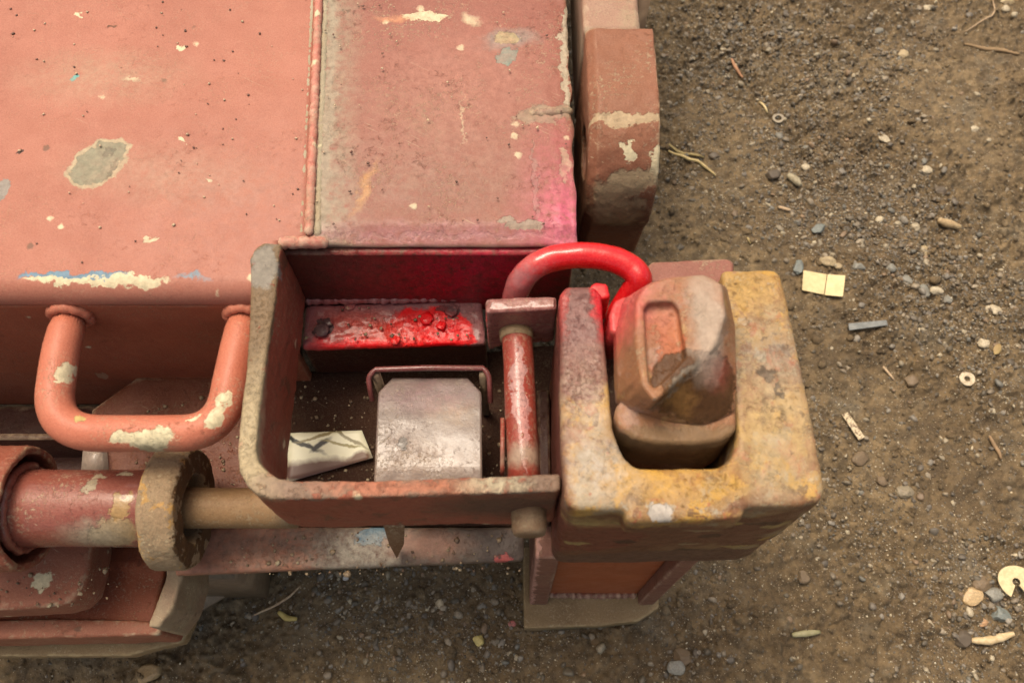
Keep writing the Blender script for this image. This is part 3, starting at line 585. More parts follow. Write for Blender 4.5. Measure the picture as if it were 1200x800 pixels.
o = link('hinge_lug', extr([Q(569, 366, .288), Q(653, 362, .288), Q(653, 362, .288)-Vector((0, 0, .058)), Q(590, 366, .288)-Vector((0, 0, .058)), Q(571, 366, .288)-Vector((0, 0, .070)), Q(569, 366, .288)-Vector((0, 0, .066))], (0, .0115, 0)), M_lug, house); cast(o, .002, .0016, .0018, .02, .0008, .006)
o = link('back_plate', prism([(752, 318), (764, 306), (852, 302), (860, 306), (862, 345), (752, 350)], .462, .400), worn('brown_plate_paint', (.25, .10, .075), (.20, .08, .06), dust=.25, chip=.7, rough=.5, edge=.6, specks=False), house); cast(o, .0015, .002, .001, .03, 0, 1)
# housing back tie under the head, joins post and right arm
o = link('dark_gap_plate', box(.0215, .0330, .165, .275, .300, .345), M_inner, house); cast(o, .001, .003, .001, .05, .0004, .01)  # plate added so the gap between pin and post reads dark
o = link('housing_web', box(.058, .145, .185, .315, .330, .432), worn('dark_web', (.10, .05, .035), (.13, .06, .04), dust=.3, chip=.75, rough=.6, edge=.4, specks=False), house); cast(o, .003, .003, .001, .03, 0, 1)
# lifting loop
LPZ = .468
cpts = [P(606, 362, .40), P(603, 352, .435), P(609, 332, .455), P(624, 314, .466), P(648, 303, .470), P(682, 299, .472), P(715, 303, .472), P(738, 313, .470), P(749, 328, .467), P(740, 345, .455), P(726, 368, .440), P(718, 400, .425), P(716, 430, .405)]
path = []
for i in range(len(cpts)-1):
    p_0 = cpts[max(i-1, 0)]; p_1 = cpts[i]; p_2 = cpts[i+1]; p_3 = cpts[min(i+2, len(cpts)-1)]
    for k in range(6):
        t = k/6; path.append(.5*((2*p_1)+(-p_0+p_2)*t+(2*p_0-5*p_1+4*p_2-p_3)*t*t+(-p_0+3*p_1-3*p_2+p_3)*t**3))
path.append(cpts[-1])
M_loop = worn('fresh_red_paint', (.68, .003, .008), (.48, .006, .012), scuff=0, dust=-.1, chip=.90, rough=.28, edge=0, specks=False, coat=.6, blobs=[((.40, .16, .15), P(612, 330, .46), (.016, .018, .03), 0, .7, .9), ((.30, .10, .10), P(604, 348, .44), (.015, .015, .05), 0, .5, .8)])
o = link('lifting_loop', tube(path, .0100, 28), M_loop, house, 'bright red painted bent bar loop'); cast(o, 0, 0, .0012, .012, .0004, .005)
# red stub between loop legs
o = link('loop_stop', prism([(690, 336), (697, 330), (712, 332), (716, 348), (700, 352)], .478, .44), M_loop, house); cast(o, .002, .0014, .0008, .01, 0, 1)
# leg
LY = .1385
M_leg = worn('leg_oxide_paint', (.36, .090, .030), (.31, .075, .025), scuff=.15, dust=.10, chip=.76, rough=.38, edge=.4, specks=False)
M_legf = worn('leg_flange_paint', (.20, .085, .060), (.16, .07, .05), dust=.30, chip=.72, rough=.5, edge=.7, edgecol=(.40, .28, .20), specks=False, blobs=[((.46, .25, .20), (.0205, LY, .22), (.0025, .03, .25), 0, .3, 1)])  # pale blob paints in the light on the left side face
top = HC-.731
o = link('leg_flange', box(.0200, .0405, LY, .215, .027, top), M_legf, house, 'left upright of the leg with its left side painted pale as if lit'); cast(o, .0015, .0022, .0012, .03, .0006, .008)
o = link('leg_flange', extr([(.145, LY, top), (.161, LY, top), (.161, LY, .027), (.143, LY, .027)], (0, .077, 0)), M_legf, house); cast(o, .0015, .0022, .0012, .03, .0006, .008)
o = link('leg_web', box(.0400, .1445, LY+.012, LY+.019, .027, top), M_leg, house, 'smooth orange red web between the leg uprights'); cast(o, .001, .0025, .001, .05, .0003, .01)
weld('weld_bead', [(.042, LY+.011, .030), (.09, LY+.010, .030), (.142, LY+.011, .030)], .004, M_legf, house, .4)
fp = [(613, 640), (614, 736), (700, 733), (749, 727), (772, 712), (776, 640)]
o = link('foot_plate', prism(fp, .027, .002), M_foot, house, 'muddy square foot plate with a clipped corner'); cast(o, .002, .002, .0022, .035, .0010, .008)

# ================================================================== TWISTLOCK HEAD
tw = thing('twistlock_head', 'rounded twistlock head with sunken pocket, sitting in the notch of the yellow block', 'twistlock', (.13, .22, .40))
HT = .532
bt = [((.38, .12, .055), P(788, 400, HT-.006), (.018, .030, .004), 0, .4, .85), ((.40, .20, .12), P(783, 345, HT-.006), (.018, .02, .004), 0, .6, .7), ((.20, .14, .07), P(800, 528, .47), (.07, .015, .03), 0, .4, .7), ((.095, .042, .016), P(822, 455, .518), (.036, .025, .03), 0, .15, 1), ((.26, .13, .04), P(795, 468, .515), (.012, .007, .03), 0, .5, .8), ((.17, .14, .105), P(803, 440, .528), (.030, .0026, .02), 43, .5, .9),  # dark brown on the nose facet includes painted shade of its front slope
      ((.28, .07, .05), P(840, 430, .52), (.010, .010, .03), 0, .6, .7), ((.40, .33, .26), P(830, 375, HT), (.012, .04, .02), 0, .5, .8), ((.56, .03, .04), P(722, 370, .49), (.018, .030, .05), 0, .5, .95, .22), ((.50, .16, .14), P(745, 340, .52), (.018, .03, .03), 0, .7, .8), ((.16, .09, .04), P(800, 522, .47), (.045, .012, .03), 0, .6, .8)]
M_head = worn('worn_lock_paint', (.30, .125, .062), (.24, .115, .052), dust=.35, chip=.72, rough=.44, blobs=bt, edge=.8, edgecol=(.15, .115, .08), edgecol2=(.22, .17, .12), specks=False, bumpd=.0006, tones=[((.36, .24, .20), 30, .54, .62, .6), ((.22, .10, .05), 35, .55, .62, .7), ((.40, .25, .10), 60, .58, .64, .6)])
# top plateau ring with sunken pocket, then facets down to a waist
top_o = [(745, 352), (757, 334), (780, 326), (826, 322), (846, 334), (850, 372), (836, 408), (800, 440), (768, 472), (752, 452), (746, 400)]
pok = [(757, 352), (763, 345), (792, 344), (799, 352), (803, 380), (808, 410), (790, 428), (770, 448), (764, 440), (760, 400)]
low = [(722, 385), (730, 350), (765, 330), (830, 326), (852, 336), (862, 385), (864, 440), (862, 482), (826, 497), (786, 493), (760, 485), (740, 478), (725, 466), (723, 430)]
def prismz(pix, z1, z0): return prism(pix, z1, z0)
def loft(rings, cap_top=True):
    """rings with equal counts"""
    n = len(rings[0]); V = [v for r in rings for v in r]
    F = [(j*n+i, j*n+(i+1) % n, (j+1)*n+(i+1) % n, (j+1)*n+i) for j in range(len(rings)-1) for i in range(n)]
    F += [tuple(range(n)), tuple(range(len(rings)*n-1, (len(rings)-1)*n-1, -1))]
    return mesh(V, F)
def resample(pix, n=48):
    pts = [Vector((x, y)) for x, y in pix]; pts.append(pts[0]); L = [0]
    for a, b in zip(pts, pts[1:]): L.append(L[-1]+(b-a).length)
    out = []
    for i in range(n):
        s_ = L[-1]*i/n; j = max(k for k in range(len(L)-1) if L[k] <= s_)
        t = (s_-L[j])/(L[j+1]-L[j]); out.append(tuple(pts[j].lerp(pts[j+1], t)))
    return out
def align(pix, cx, cy, n=60):
    """ring sampled by angle about (cx, cy)"""
    out = []; pts = pix+[pix[0]]
    for i in range(n):
        a = 2*math.pi*i/n; dx, dy = math.cos(a), math.sin(a); best = 0
        for (x1, y1), (x2, y2) in zip(pts, pts[1:]):
            den = dx*(y2-y1)-dy*(x2-x1)
            if abs(den) < 1e-9: continue
            t = ((x1-cx)*(y2-y1)-(y1-cy)*(x2-x1))/den; u = ((x1-cx)*dy-(y1-cy)*dx)/den
            if t > 0 and -1e-6 <= u <= 1+1e-6: best = max(best, t)
        out.append((cx+dx*best, cy+dy*best))
    return out
cx, cy = 800, 395
r_top = [P(x, y, HT) for x, y in align(top_o, cx, cy)]
r_low = [P(x, y, .505 - .010*max(0, min(1, (y-440)/30))) for x, y in align(low, cx, cy)]
r_base = [v - Vector((0, 0, .020)) for v in r_low]
me = loft([r_top, r_low, r_base])
head = link('lock_head', me, M_head, tw)
cut = bpy.data.objects.new('cutter', prism(pok, HT+.01, HT-.008)); COL.objects.link(cut)
bo = head.modifiers.new('pocket', 'BOOLEAN'); bo.operation = 'DIFFERENCE'; bo.object = cut; bo.solver = 'EXACT'
cut.location = -tw.location*0
dg = bpy.context.evaluated_depsgraph_get(); bpy.context.view_layer.update()
dg = bpy.context.evaluated_depsgraph_get(); ev = bpy.data.meshes.new_from_object(head.evaluated_get(dg)); head.modifiers.clear(); head.data = ev
if not ev.materials: ev.materials.append(M_head)
bpy.data.objects.remove(cut)
cast(head, .0010, .0012, .0010, .025, .0006, .007, 2)
sm = head.modifiers.new('soften', 'SMOOTH'); sm.factor = .5; sm.iterations = 1
neck = [(722, 474), (730, 470), (760, 486), (800, 497), (850, 492), (863, 470), (864, 500), (861, 516), (846, 532), (820, 538), (772, 536), (742, 528), (727, 516), (722, 500)]
nk = [(721, 476), (728, 470), (740, 400), (856, 400), (863, 470), (864, 500), (861, 508), (846, 516), (820, 520), (772, 519), (742, 513), (728, 503), (721, 490)]
o = link('lock_collar', prism(nk, .492, .425), M_head, tw, 'rusty rounded collar below the nose'); cast(o, .005, .0018, .0022, .03, .001, .008, 5)
o = link('lock_tab', prism([(714, 368), (720, 352), (734, 345), (742, 352), (740, 384), (722, 392), (715, 388)], .497, .45), M_head, tw, 'red painted ear on the left flank'); cast(o, .003, .0014, .001, .01, 0, 1)

# ================================================================== HINGE PIN
pin = thing('hinge_pin', 'short red painted hinge pin with pale paint runs between the lug and the pocket rim', 'hinge pin', (.007, .2, .418))
M_pin = worn('running_red_paint', (.27, .035, .024), (.20, .045, .03), dust=.10, chip=.70, rough=.36, edge=0, specks=False, coat=.25, blobs=[((.44, .24, .22), (.005, .24, .441), (.0045, .034, .01), 0, .35, .95, .2), ((.46, .22, .20), (.009, .20, .441), (.003, .03, .01), 0, .35, .9, .2), ((.36, .30, .22), (.009, .185, .44), (.02, .008, .02), 0, .5, .7)])
pz = .430
o = link('pin_shaft', tube([(.0032, .292, pz), (.0036, .2882, pz), (.005, .26, pz), (.0065, .22, pz), (.008, .19, pz), (.0088, .165, pz)], .0118, 40), M_pin, pin); cast(o, 0, 0, .0012, .012, .0005, .005)
o = link('pin_collar', tube([(.0033, .2885, pz), (.0034, .2815, pz)], [.0135, .0128], 32), worn('brass_scrape', (.33, .24, .13), (.3, .2, .12), dust=.4, chip=.8, rough=.4, edge=0, specks=False), pin)
for px_ in (-1,):
    o = link('pin_keeper', box(-.0085, -.0055, .1755, .215, pz-.012, pz+.006), M_pin, pin)
o = link('pin_end', tube([(.0118, .155, pz-.010), (.0125, .138, pz-.013), (.0125, .133, pz-.013)], [.0128, .0128, .0112], 28), M_rust, pin, 'dull brown end of the pin below the rim'); cast(o, 0, 0, .0010, .01, 0, 1)

# ================================================================== ARM AT THE TOP
arm = thing('steel_arm', 'thick brown steel arm with a rounded eye end, beside the deck edge at the top', 'steel arm', (.09, .5, .35))
ca = [((.46, .36, .22), (.092, .443, .492), (.035, .005, .03), 0, .35, .8), (CREAM, P(735, 180, .48), (.006, .007, .04), 35, .3, 1), (CREAM, P(768, 195, .47), (.004, .010, .04), 0, .4, .9), ((.40, .33, .20), P(735, 232, .44), (.030, .008, .04), 10, .45, .85), ((.09, .05, .03), P(735, 262, .42), (.03, .02, .05), 0, .6, .75), ((.35, .26, .15), P(740, 268, .41), (.02, .005, .03), -15, .5, .8), ((.36, .27, .16), P(710, 245, .44), (.015, .010, .04), 0, .5, .8)]
M_arm = worn('brown_arm_paint', (.25, .105, .060), (.20, .08, .045), dust=.22, chip=.73, rough=.48, edge=.6, edgecol=(.42, .32, .20), blobs=ca, specks=False)
ay, az_, ar = .468, .430, .070
pf = [(.534, az_+ar), (ay, az_+ar)] + [(ay-ar*math.sin(R(a)), az_+ar*math.cos(R(a))) for a in range(6, 121, 5)] + [(.42, .33), (.534, .33)]
cy_, cz_ = .49, .41
ins = [(.0610, y+(cy_-y)*.07*(y < .53), z+(cz_-z)*.07) for y, z in pf]; r1_ = [(.0680, y, z) for y, z in pf]; r2_ = [(.117, y, z) for y, z in pf]
nn_ = len(pf); me = mesh(ins+r1_+r2_, [tuple(range(nn_)), tuple(range(3*nn_-1, 2*nn_-1, -1))]+[(j*nn_+i, j*nn_+(i+1) % nn_, (j+1)*nn_+(i+1) % nn_, (j+1)*nn_+i) for j in (0, 1) for i in range(nn_)])
o = link('arm_eye', me, M_arm, arm, 'rounded eye end with a cross hole')
cutm = lathe_x([(.05, .0001), (.05, .022), (.082, .022), (.082, .0001)], .455, .436, 36)
cut = bpy.data.objects.new('cutter', cutm); COL.objects.link(cut)
bo = o.modifiers.new('hole', 'BOOLEAN'); bo.object = cut; bo.operation = 'DIFFERENCE'; bo.solver = 'EXACT'
bpy.context.view_layer.update(); dg = bpy.context.evaluated_depsgraph_get(); ev = bpy.data.meshes.new_from_object(o.evaluated_get(dg)); o.modifiers.clear(); o.data = ev
bpy.data.objects.remove(cut)
cast(o, .0045, .002, .0024, .04, .0012, .010, 3)
M_armb = worn('dusty_bar_paint', (.34, .22, .16), (.30, .17, .12), dust=.55, chip=.74, rough=.6, edge=.6, edgecol=(.44, .36, .26), specks=False)
o = link('arm_bar', box(.060, .108, .5355, 1.30, .375, .494), M_armb, arm, 'dusty lighter bar behind the eye'); cast(o, .004, .003, .0016, .04, 0, 1)
o = link('arm_strut', box(.113, .128, .62, 1.30, .33, .46), M_arm, arm)

# ================================================================== SMALL THINGS
def flat_mat(name, a, b, rough=.6, sc=90, lo=.42, hi=.6):
    s = NT(name); c = s.mix(s.step(s.noise(sc, 6, .65), lo, hi), a, b)
    return s.out(c, rough, s.bump(s.noise(600, 4), .0004, .5))
M_card = flat_mat('cream_card', (.66, .55, .30), (.58, .46, .24), .55)
# printed card in the pocket
s = NT('printed_card')
dd = s.dpos(60, .01)
base = s.mix(s.step(s.noise(40, 5), .4, .6), (.78, .76, .55), (.84, .82, .62))
for ctr, rad, ang, colr in ((P(352, 520, ZF), (.024, .0022, .05), -24, (.04, .045, .04)), (P(377, 523, ZF), (.010, .0028, .05), 35, (.05, .05, .05)), (P(378, 512, ZF), (.022, .0016, .05), 16, (.30, .25, .12)),
                            (P(403, 522, ZF), (.018, .0015, .05), -10, (.33, .29, .12)), (P(410, 515, ZF), (.022, .0015, .05), -28, (.28, .25, .14)), (P(385, 505, ZF), (.03, .0014, .05), 6, (.38, .34, .20)), (P(378, 552, ZF), (.05, .010, .05), 6, (.12, .06, .045)), (P(422, 539, ZF), (.012, .006, .05), 20, (.16, .09, .06))):
    base = s.mix(s.blob(dd, ctr, rad, ang, .3), base, colr)
M_print = s.out(base, .45, s.bump(s.noise(60, 3), .0005, .4))
V = []; cr = [(340, 507), (424, 504), (437, 536), (333, 566)]
for j in range(9):
    for i in range(13):
        u, v = i/12, j/8; a = Vector(cr[0]).lerp(Vector(cr[1]), u); b = Vector(cr[3]).lerp(Vector(cr[2]), u); p = a.lerp(b, v)
        V.append(P(p.x, p.y, ZF+.004+.0014*math.sin(u*3+v*2)**2 + .0008*mnoise.noise(Vector((u*5, v*5, 0)))))
o = link('printed_card', mesh(V, [(j*13+i, j*13+i+1, (j+1)*13+i+1, (j+1)*13+i) for j in range(8) for i in range(12)]), M_print)
o.modifiers.new('t', 'SOLIDIFY').thickness = .0006
solo(o, 'torn cream card with dark curved print lying on the pocket floor', 'card')

def on_ground(pix, up=.0): 
    out = []
    for x, y in pix:
        X, Y = gp(x, y); out.append(Vector((X, Y, gz(X, Y)+up)))
    return out
def sheet(name, pix, th, m, label, cat, up=.004, bend=0, parent=None):
    p = on_ground(pix, 0); zc = max(q.z for q in p)+up; cxy = sum(p, Vector())/len(p)
    poly = [Vector((q.x, q.y, zc + bend*((q.x-cxy.x)*12))) for q in p]
    o = link(name, extr(poly, (0, 0, -th)), m, smooth=False)
    b = o.modifiers.new('b', 'BEVEL'); b.width = th*.3; b.segments = 1
    return solo(o, label, cat)
# folded card: two panels
t0 = on_ground([(963, 335)])[0]
card = thing('folded_card', 'small cream folded card lying on the dirt right of the yellow block', 'card', t0)
zc = max(q.z for q in on_ground([(939, 320), (968, 323), (988, 326), (985, 351), (963, 348), (938, 343)]))+.003
for pl, dz in (([(939.5, 320), (967.5, 323.5), (964, 347), (938, 343)], (.003, 0, 0, .003)), ([(968.5, 323.5), (988, 326.5), (985, 351), (965, 347.5)], (0, .004, .004, 0))):
    poly = [P(x, y, -.012) for x, y in pl]; poly = [Vector((q.x, q.y, zc+d)) for q, d in zip(poly, dz)]
    link('card_panel', extr(poly, (0, 0, -.0008)), M_card, card, smooth=False)
M_grey = flat_mat('grey_strip', (.15, .16, .155), (.22, .23, .22), .4, 150)
sheet('metal_strip', [(990, 384), (1034, 380), (1036, 386), (991, 392)], .0015, M_grey, 'thin grey metal strip on the dirt below the folded cream card', 'strip', .003)
sheet('holed_strip', [(984, 488), (991, 485), (1011, 514), (1004, 518)], .0015, flat_mat('speckled_strip', (.55, .46, .30), (.16, .10, .06), .6, 380, .48, .56), 'speckled cream strip lying aslant on the dirt right of the yellow block', 'strip', .003)
def washer(px, py, ro, ri, m, label, cat='washer', notch=False, up=.003, name='washer'):
    X, Y = gp(px, py); n = 36; V = []; z = max(gz(X+ro*c, Y+ro*s_) for c, s_ in ((0, 0), (.7, .7), (-.7, .7), (.7, -.7), (-.7, -.7)))+up
    rg = [i for i in range(n if not notch else n-5)]
    def pt(r, a, zz): return Vector((X+r*math.cos(a)*(1.0), Y+r*math.sin(a), zz+.12*r*math.cos(a)))
    for i in rg:
        a = 2*math.pi*i/n + R(-60)
        V += [pt(ri, a, z), pt(ro*(1+.03*math.sin(a*3)), a, z), pt(ro*(1+.03*math.sin(a*3)), a, z-.0016), pt(ri, a, z-.0016)]
    k = len(rg); F = []
    for i in range(k if not notch else k-1):
        j = (i+1) % k; F += [(4*i+q, 4*i+(q+1) % 4, 4*j+(q+1) % 4, 4*j+q) for q in range(4)]
    if notch: F += [(0, 1, 2, 3), (4*k-1, 4*k-2, 4*k-3, 4*k-4)]
    o = link(name, mesh(V, F), m, smooth=False); return solo(o, label, cat)
M_pale = flat_mat('pale_washer', (.55, .47, .33), (.35, .28, .18), .5, 250)
washer(1128, 448, .0095, .0038, M_pale, 'small pale washer ring on the dirt at the right, level with the block', up=.002)
washer(911, 141, .0085, .0050, flat_mat('dull_washer', (.24, .20, .14), (.32, .27, .19), .5, 250), 'dull brown washer ring on the gravel right of the arm', up=.001)
washer(1186, 683, .0195, .0045, flat_mat('cream_disc', (.60, .50, .29), (.50, .40, .22), .55, 200), 'cream notched disc at the right edge near the bottom', 'disc', True, .004, 'notched_disc')
M_wood = flat_mat('dry_wood', (.42, .32, .18), (.30, .20, .10), .7, 300)
M_straw = flat_mat('straw', (.55, .44, .20), (.42, .32, .15), .6, 300)
M_pink = flat_mat('pale_wood', (.50, .38, .24), (.38, .26, .16), .7, 300)
def stick(name, pix, r, m, label, cat='twig', up=.0015, flat=1.):
    p = on_ground(pix, 0); pts = []
    for a, b in zip(p, p[1:]):
        for i in range(5): pts.append(a.lerp(b, i/5))
    pts.append(p[-1]); pts = [Vector((q.x, q.y, max(gz(q.x, q.y), .5*(gz(q.x, q.y)+q.z))+r+up)) for q in pts]
    for _ in range(2): pts = [pts[0]]+[(pts[i-1]+pts[i]*2+pts[i+1])/4 for i in range(1, len(pts)-1)]+[pts[-1]]
    k = len(pts); rr = [r*(.55+.6*math.sin(math.pi*min(1, (i+.7)/k)))*random.uniform(.9, 1.1) for i in range(k)]
    o = link(name, tube(pts, rr, 8), m); return solo(o, label, cat)
stick('straw', [(783, 178), (802, 188), (820, 193), (838, 208)], .0022, M_straw, 'longer yellow straw stem beside the arm, its frayed end lower right', 'straw')
stick('straw', [(783, 171), (800, 181), (824, 187)], .0022, flat_mat('olive_straw', (.34, .27, .11), (.25, .19, .08), .6, 300), 'shorter olive straw stem lying just above the yellow stem beside the arm', 'straw')
stick('twig', [(857, 70), (862, 82), (871, 90)], .0022, flat_mat('orange_bark', (.42, .22, .12), (.34, .18, .10), .7), 'short curled orange brown twig on the gravel near the top')
stick('straw', [(890, 121), (899, 134)], .0018, M_card, 'tiny pale yellow straw piece left of the dull washer ring', 'straw')
stick('straw', [(297, 722), (322, 710), (340, 700), (353, 687)], .0014, M_pink, 'long thin pale straw on the shaded dirt under the frame', 'straw')
stick('bark_strip', [(1137, 750), (1155, 751), (1172, 747), (1187, 742)], .0045, flat_mat('peeled_bark', (.48, .36, .19), (.58, .46, .28), .6, 200), 'pale peeled bark strip at the lower right, below the notched disc', 'bark', up=.001)
stick('wood_chip', [(925, 745), (940, 743), (958, 741)], .0035, flat_mat('olive_chip', (.26, .24, .12), (.32, .29, .17), .6, 200), 'pointed olive wood chip on smooth dirt at the bottom', 'wood chip')
stick('wood_chip', [(1098, 259), (1112, 263), (1126, 266)], .0052, M_wood, 'blunt tan wood chip among the stones on the right', 'wood chip')
stick('wood_chip', [(922, 207), (930, 213), (937, 220)], .0052, flat_mat('grey_wood', (.36, .32, .22), (.26, .22, .14), .7, 300), 'grey brown wood chip among dark pebbles right of the arm', 'wood chip')
stick('twig', [(1033, 431), (1047, 446)], .0016, M_pink, 'tiny pale twig above the speckled strip')
stick('twig', [(1157, 512), (1163, 524), (1170, 540)], .0022, flat_mat('brown_twig', (.26, .17, .09), (.20, .13, .07), .7), 'brown twig pointing down near the right edge')
stick('root', [(1128, 55), (1150, 60), (1170, 61), (1192, 67)], .0028, flat_mat('root_bark', (.28, .19, .10), (.22, .15, .08), .8), 'brown root half buried in dirt at the top right', 'root', up=-.001)
stick('root', [(1128, 42), (1146, 32), (1160, 24), (1163, 12), (1157, 0)], .0011, M_pink, 'hair thin curved root at the very top right', 'root')
stick('bark_strip', [(912, 243), (925, 249)], .0022, M_pink, 'short pale bark sliver among the pebbles right of the arm', 'bark')
stick('straw', [(876, 318-40), (880, 285)], .0014, M_straw, 'speck of straw above the yellow block', 'straw')
stick('leaf_bit', [(329, 718), (337, 725), (350, 726)], .0030, flat_mat('yellow_leaf', (.52, .42, .14), (.42, .32, .10), .6), 'curled yellow leaf scrap under the frame', 'leaf')
def leaf(px, py, L, W, ang, m, label):
    X, Y = gp(px, py); V = []; n = 10; z = gz(X, Y)+.006
    for i in range(n+1):
        t = i/n; w_ = W*math.sin(math.pi*t)**.8 + .0002
        for s_ in (-1, 0, 1):
            x, y = L*(t-.5), s_*w_; a = R(ang); V.append((X+x*math.cos(a)-y*math.sin(a), Y+x*math.sin(a)+y*math.cos(a), z+(.0018 if s_ else 0)))
    o = link('leaf', mesh(V, [(3*i+k, 3*i+k+1, 3*i+k+4, 3*i+k+3) for i in range(n) for k in (0, 1)]), m); o.modifiers.new('t', 'SOLIDIFY').thickness = .0005
    return solo(o, label, 'leaf')
leaf(1166, 411, .020, .0048, 55, flat_mat('dry_leaf', (.32, .24, .10), (.26, .17, .07), .6), 'small dry olive brown leaf above the pale washer ring')
leaf(1147, 745, .001, .001, 0, M_straw, 'x') if False else None
# single stones big enough to pick out
def stone(px, py, r, tone_, label, ang=0, el_=1.3, fl=.6, seed=0):
    bm = bmesh.new(); bmesh.ops.create_icosphere(bm, subdivisions=3, radius=1)
    rd = random.Random(seed+50)
    for _ in range(11):
        nv = Vector([rd.gauss(0, 1) for _ in range(3)]).normalized(); dv = rd.uniform(.6, .92)
        for v in bm.verts: v.co -= nv*max(0, v.co.dot(nv)-dv)
    for v in bm.verts:
        v.co *= 1.12
        v.co *= 1 + .12*mnoise.noise(v.co*1.1+Vector((seed*3.1, 0, 0))) + .07*mnoise.noise(v.co*3+Vector((seed, 5, 0)))
        v.co = Vector((v.co.x*r*el_, v.co.y*r, v.co.z*r*fl))
    bm.transform(Matrix.Rotation(R(ang), 4, 'Z')); X, Y = gp(px, py)
    bm.transform(Matrix.Translation((X, Y, gz(X, Y)+r*fl*.55))); me = bpy.data.meshes.new('m'); bm.to_mesh(me); bm.free()
    ca = me.color_attributes.new('tone', 'FLOAT_COLOR', 'POINT'); ca.data.foreach_set('color', list((*tone_, 1))*len(me.vertices))
    o = link('stone', me, M_gravel, smooth=False); return solo(o, label, 'stone', 'single stones lying on the dirt')
TAN = (.42, .33, .19); GR = (.22, .22, .19); DK = (.09, .07, .05); PALE = (.50, .43, .30); BLU = (.17, .20, .19); BRN = (.17, .12, .07)
for i, a in enumerate([
    (1057, 67, .0080, TAN, 'round tan pebble near the top right of the washer ring', 0, 1.1), (1085, 13, .0062, PALE, 'small cream pebble at the top edge', 0, 1.1), (1178, 6, .0070, TAN, 'flat tan stone at the top right corner', 10, 1.6), (1176, 15, .0062, PALE, 'pale round pebble just below the flat tan corner stone', 0, 1.1),
    (1028, 39, .0062, GR, 'grey pebble resting on a small clod near the top', 0, 1.2), (1035, 163, .0062, PALE, 'pale oval pebble lying alone on bare soil in the upper right', -25, 1.5), (1085, 200, .0068, PALE, 'whitish pebble above the blunt tan wood chip', 0, 1.2), (1105, 221, .0075, DK, 'dark round stone above the blunt tan wood chip', 0, 1.2),
    (943, 197, .0055, PALE, 'pale pebble above the grey brown wood chip', 10, 1.3), (1142, 152, .0055, PALE, 'pale pebble at the upper right, left of two others', 0, 1.3), (958, 270, .0068, BLU, 'blue grey flake above the folded card', 30, 1.5), (934, 315, .0070, BLU, 'slate blue flake touching the top left of the folded card', 70, 1.7),
    (970, 308, .0090, TAN, 'large yellowish stone just above the folded card', -20, 1.3), (981, 313, .0050, TAN, 'little tan pebble at the right of the yellowish stone', 0, 1.1), (1006, 313, .0065, GR, 'grey stone right of the yellowish stone', 0, 1.3), (1043, 315, .0060, GR, 'pale grey angular stone left of the stone cluster', 20, 1.3),
    (1095, 343, .0068, PALE, 'cream stone in the middle of the stone cluster', 0, 1.2), (1066, 327, .0070, GR, 'slate stone at the upper left of the stone cluster', -35, 1.4), (1082, 341, .0070, GR, 'upright grey stone in the stone cluster', -70, 1.4), (1112, 349, .0060, GR, 'round grey stone at the right of the stone cluster', 0, 1.),
    (1167, 362, .0078, PALE, 'pale angular stone near the right edge above the leaf', -10, 1.5), (1153, 402, .0068, PALE, 'whitish stone left of the dry leaf', 0, 1.2), (1085, 288, .0062, TAN, 'ochre pebble above the stone cluster', 20, 1.2), (1086, 295, .0052, TAN, 'golden pebble just under the ochre pebble', 0, 1.1),
    (1069, 447, .0080, BRN, 'rounded brown clod stone left of the pale washer ring', 0, 1.2), (1140, 698, .0092, (.50, .36, .19), 'orange cream stone left of the notched disc', 35, 1.4), (1164, 696, .0080, GR, 'grey angular stone beside the notched disc', -10, 1.2), (1176, 720, .0085, BLU, 'blue grey chip below the notched disc', -30, 1.5),
    (1127, 748, .0095, DK, 'dark round stone at the left end of the peeled bark strip', 0, 1.1), (1152, 683, .0085, BRN, 'brown lumpy stone left of the notched disc', 20, 1.3), (1151, 729, .0055, (.50, .30, .16), 'small orange pebble above the peeled bark strip', 0, 1.2), (1032, 564, .0062, BRN, 'brown round pebble in the lower right dirt', 0, 1.1),
    (938, 677, .0078, BRN, 'round brown clod below the right corner of the block', 0, 1.1), (798, 770, .0095, BRN, 'brown stone at the bottom right of the foot plate', 0, 1.1), (790, 783, .0080, GR, 'grey brown stone just below the brown one by the foot plate', 0, 1.2), (1060, 577, .0080, (.26, .22, .15), 'flat dull stone in the lower right dirt', 0, 1.3),
    (1007, 538, .0080, BRN, 'flattish brown stone right of the block corner', 15, 1.3), (561, 750, .0060, (.52, .43, .15), 'yellow crumb on the shaded dirt under the rail', 0, 1.1), (405, 677, .0030, (.7, .7, .66), 'white crumb on the shaded dirt just below the rail', 0, 1.1), (600, 731, .0035, (.50, .16, .15), 'pink paint flake beside the foot plate', 0, 1.3),
    (177, 790, .010, (.34, .24, .12), 'ochre stone at the bottom left edge', 20, 1.5), (905, 205, .0085, DK, 'dark pebble left of the grey brown wood chip', 0, 1.2), (836, 184, .0060, DK, 'dark pebble beside the straw stems', -20, 1.5), (945, 175, .0066, GR, 'dark grey stone above the pebble group right of the arm', 0, 1.2)]):
    stone(*a[:5], a[5], a[6], seed=i)
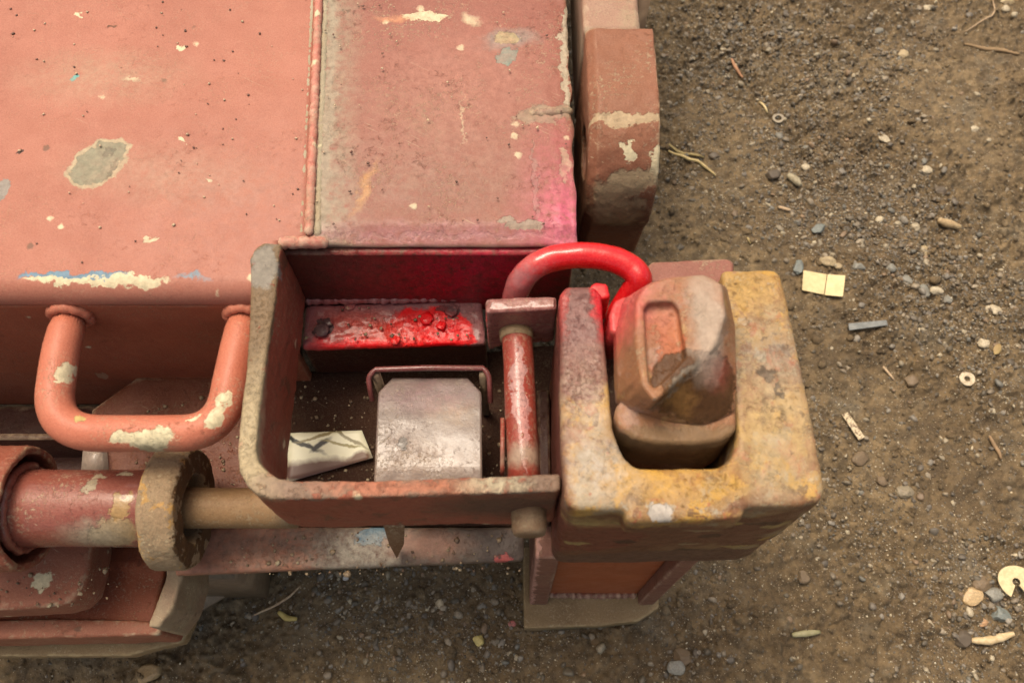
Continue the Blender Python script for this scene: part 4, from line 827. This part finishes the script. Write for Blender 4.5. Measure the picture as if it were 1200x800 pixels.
# crumbs of dirt in the pocket, on the rail and on the low plates
n6 = 900; reg = [(-.215, .03, .19, .30, ZF-.001, 420), (-.24, .01, .125, .16, ZF, 120), (-.33, -.20, .20, .29, .308, 120), (-.52, -.33, .10, .135, .286, 90), (-.185, .04, .306, .338, .3745, 60), (.075, .105, .19, .30, ZB, 0)]
cc_ = []
for (xa, xb, ya, yb, z_, k_) in reg:
    if k_: cc_.append(np.stack([rng.uniform(xa, xb, k_), ya+(yb-ya)*rng.random(k_)**1.5, np.full(k_, z_+.0006)], -1))
cc_ = np.concatenate(cc_); rr_ = np.clip(rng.lognormal(-7.0, .5, len(cc_)), .0004, .0030)
v = IV1[None]*(1+rng.normal(0, .22, (len(cc_), 12, 1)))*rr_[:, None, None]; v[..., 2] *= .6; v = v + cc_[:, None]
me = np_mesh(v.reshape(-1, 3), (IF1[None]+(np.arange(len(cc_))*12)[:, None, None]).reshape(-1, 3))
ca = me.color_attributes.new('tone', 'FLOAT_COLOR', 'POINT'); cx_ = np.ones((len(cc_), 12, 4)); cx_[..., :3] = (np.array([(.20, .14, .08), (.30, .22, .13), (.12, .07, .04), (.40, .32, .2)])[rng.integers(0, 4, len(cc_))])[:, None]; ca.data.foreach_set('color', cx_.ravel().astype(np.float32))
link('dirt_crumbs', me, M_gravel, kind='stuff', smooth=False)
# rock shards and grit lying on the deck and in corners
n5 = 260; bx_ = []; 
pts = np.stack([rng.uniform(-.52, .045, n5), rng.uniform(.325, .75, n5)], -1); pts = pts[~((pts[:, 0] > -.17) & (pts[:, 1] < .36))]
v = IV1[None]*(1+rng.normal(0, .25, (len(pts), 12, 1)))*rng.uniform(.0005, .0014, (len(pts), 1, 1)); v[..., 2] *= .6
v = v + np.stack([pts[:, 0], pts[:, 1], np.full(len(pts), ZD+.0008)], -1)[:, None]
me = np_mesh(v.reshape(-1, 3), (IF1[None]+(np.arange(len(pts))*12)[:, None, None]).reshape(-1, 3))
ca = me.color_attributes.new('tone', 'FLOAT_COLOR', 'POINT'); cc = np.ones((len(pts), 12, 4)); cc[..., :3] = (np.array([(.55, .42, .27), (.16, .07, .05), (.50, .36, .24), (.12, .06, .045)])[rng.integers(0, 4, len(pts))])[:, None]; ca.data.foreach_set('color', cc.ravel().astype(np.float32))
o = link('deck_grit', me, M_gravel, kind='stuff', smooth=False)
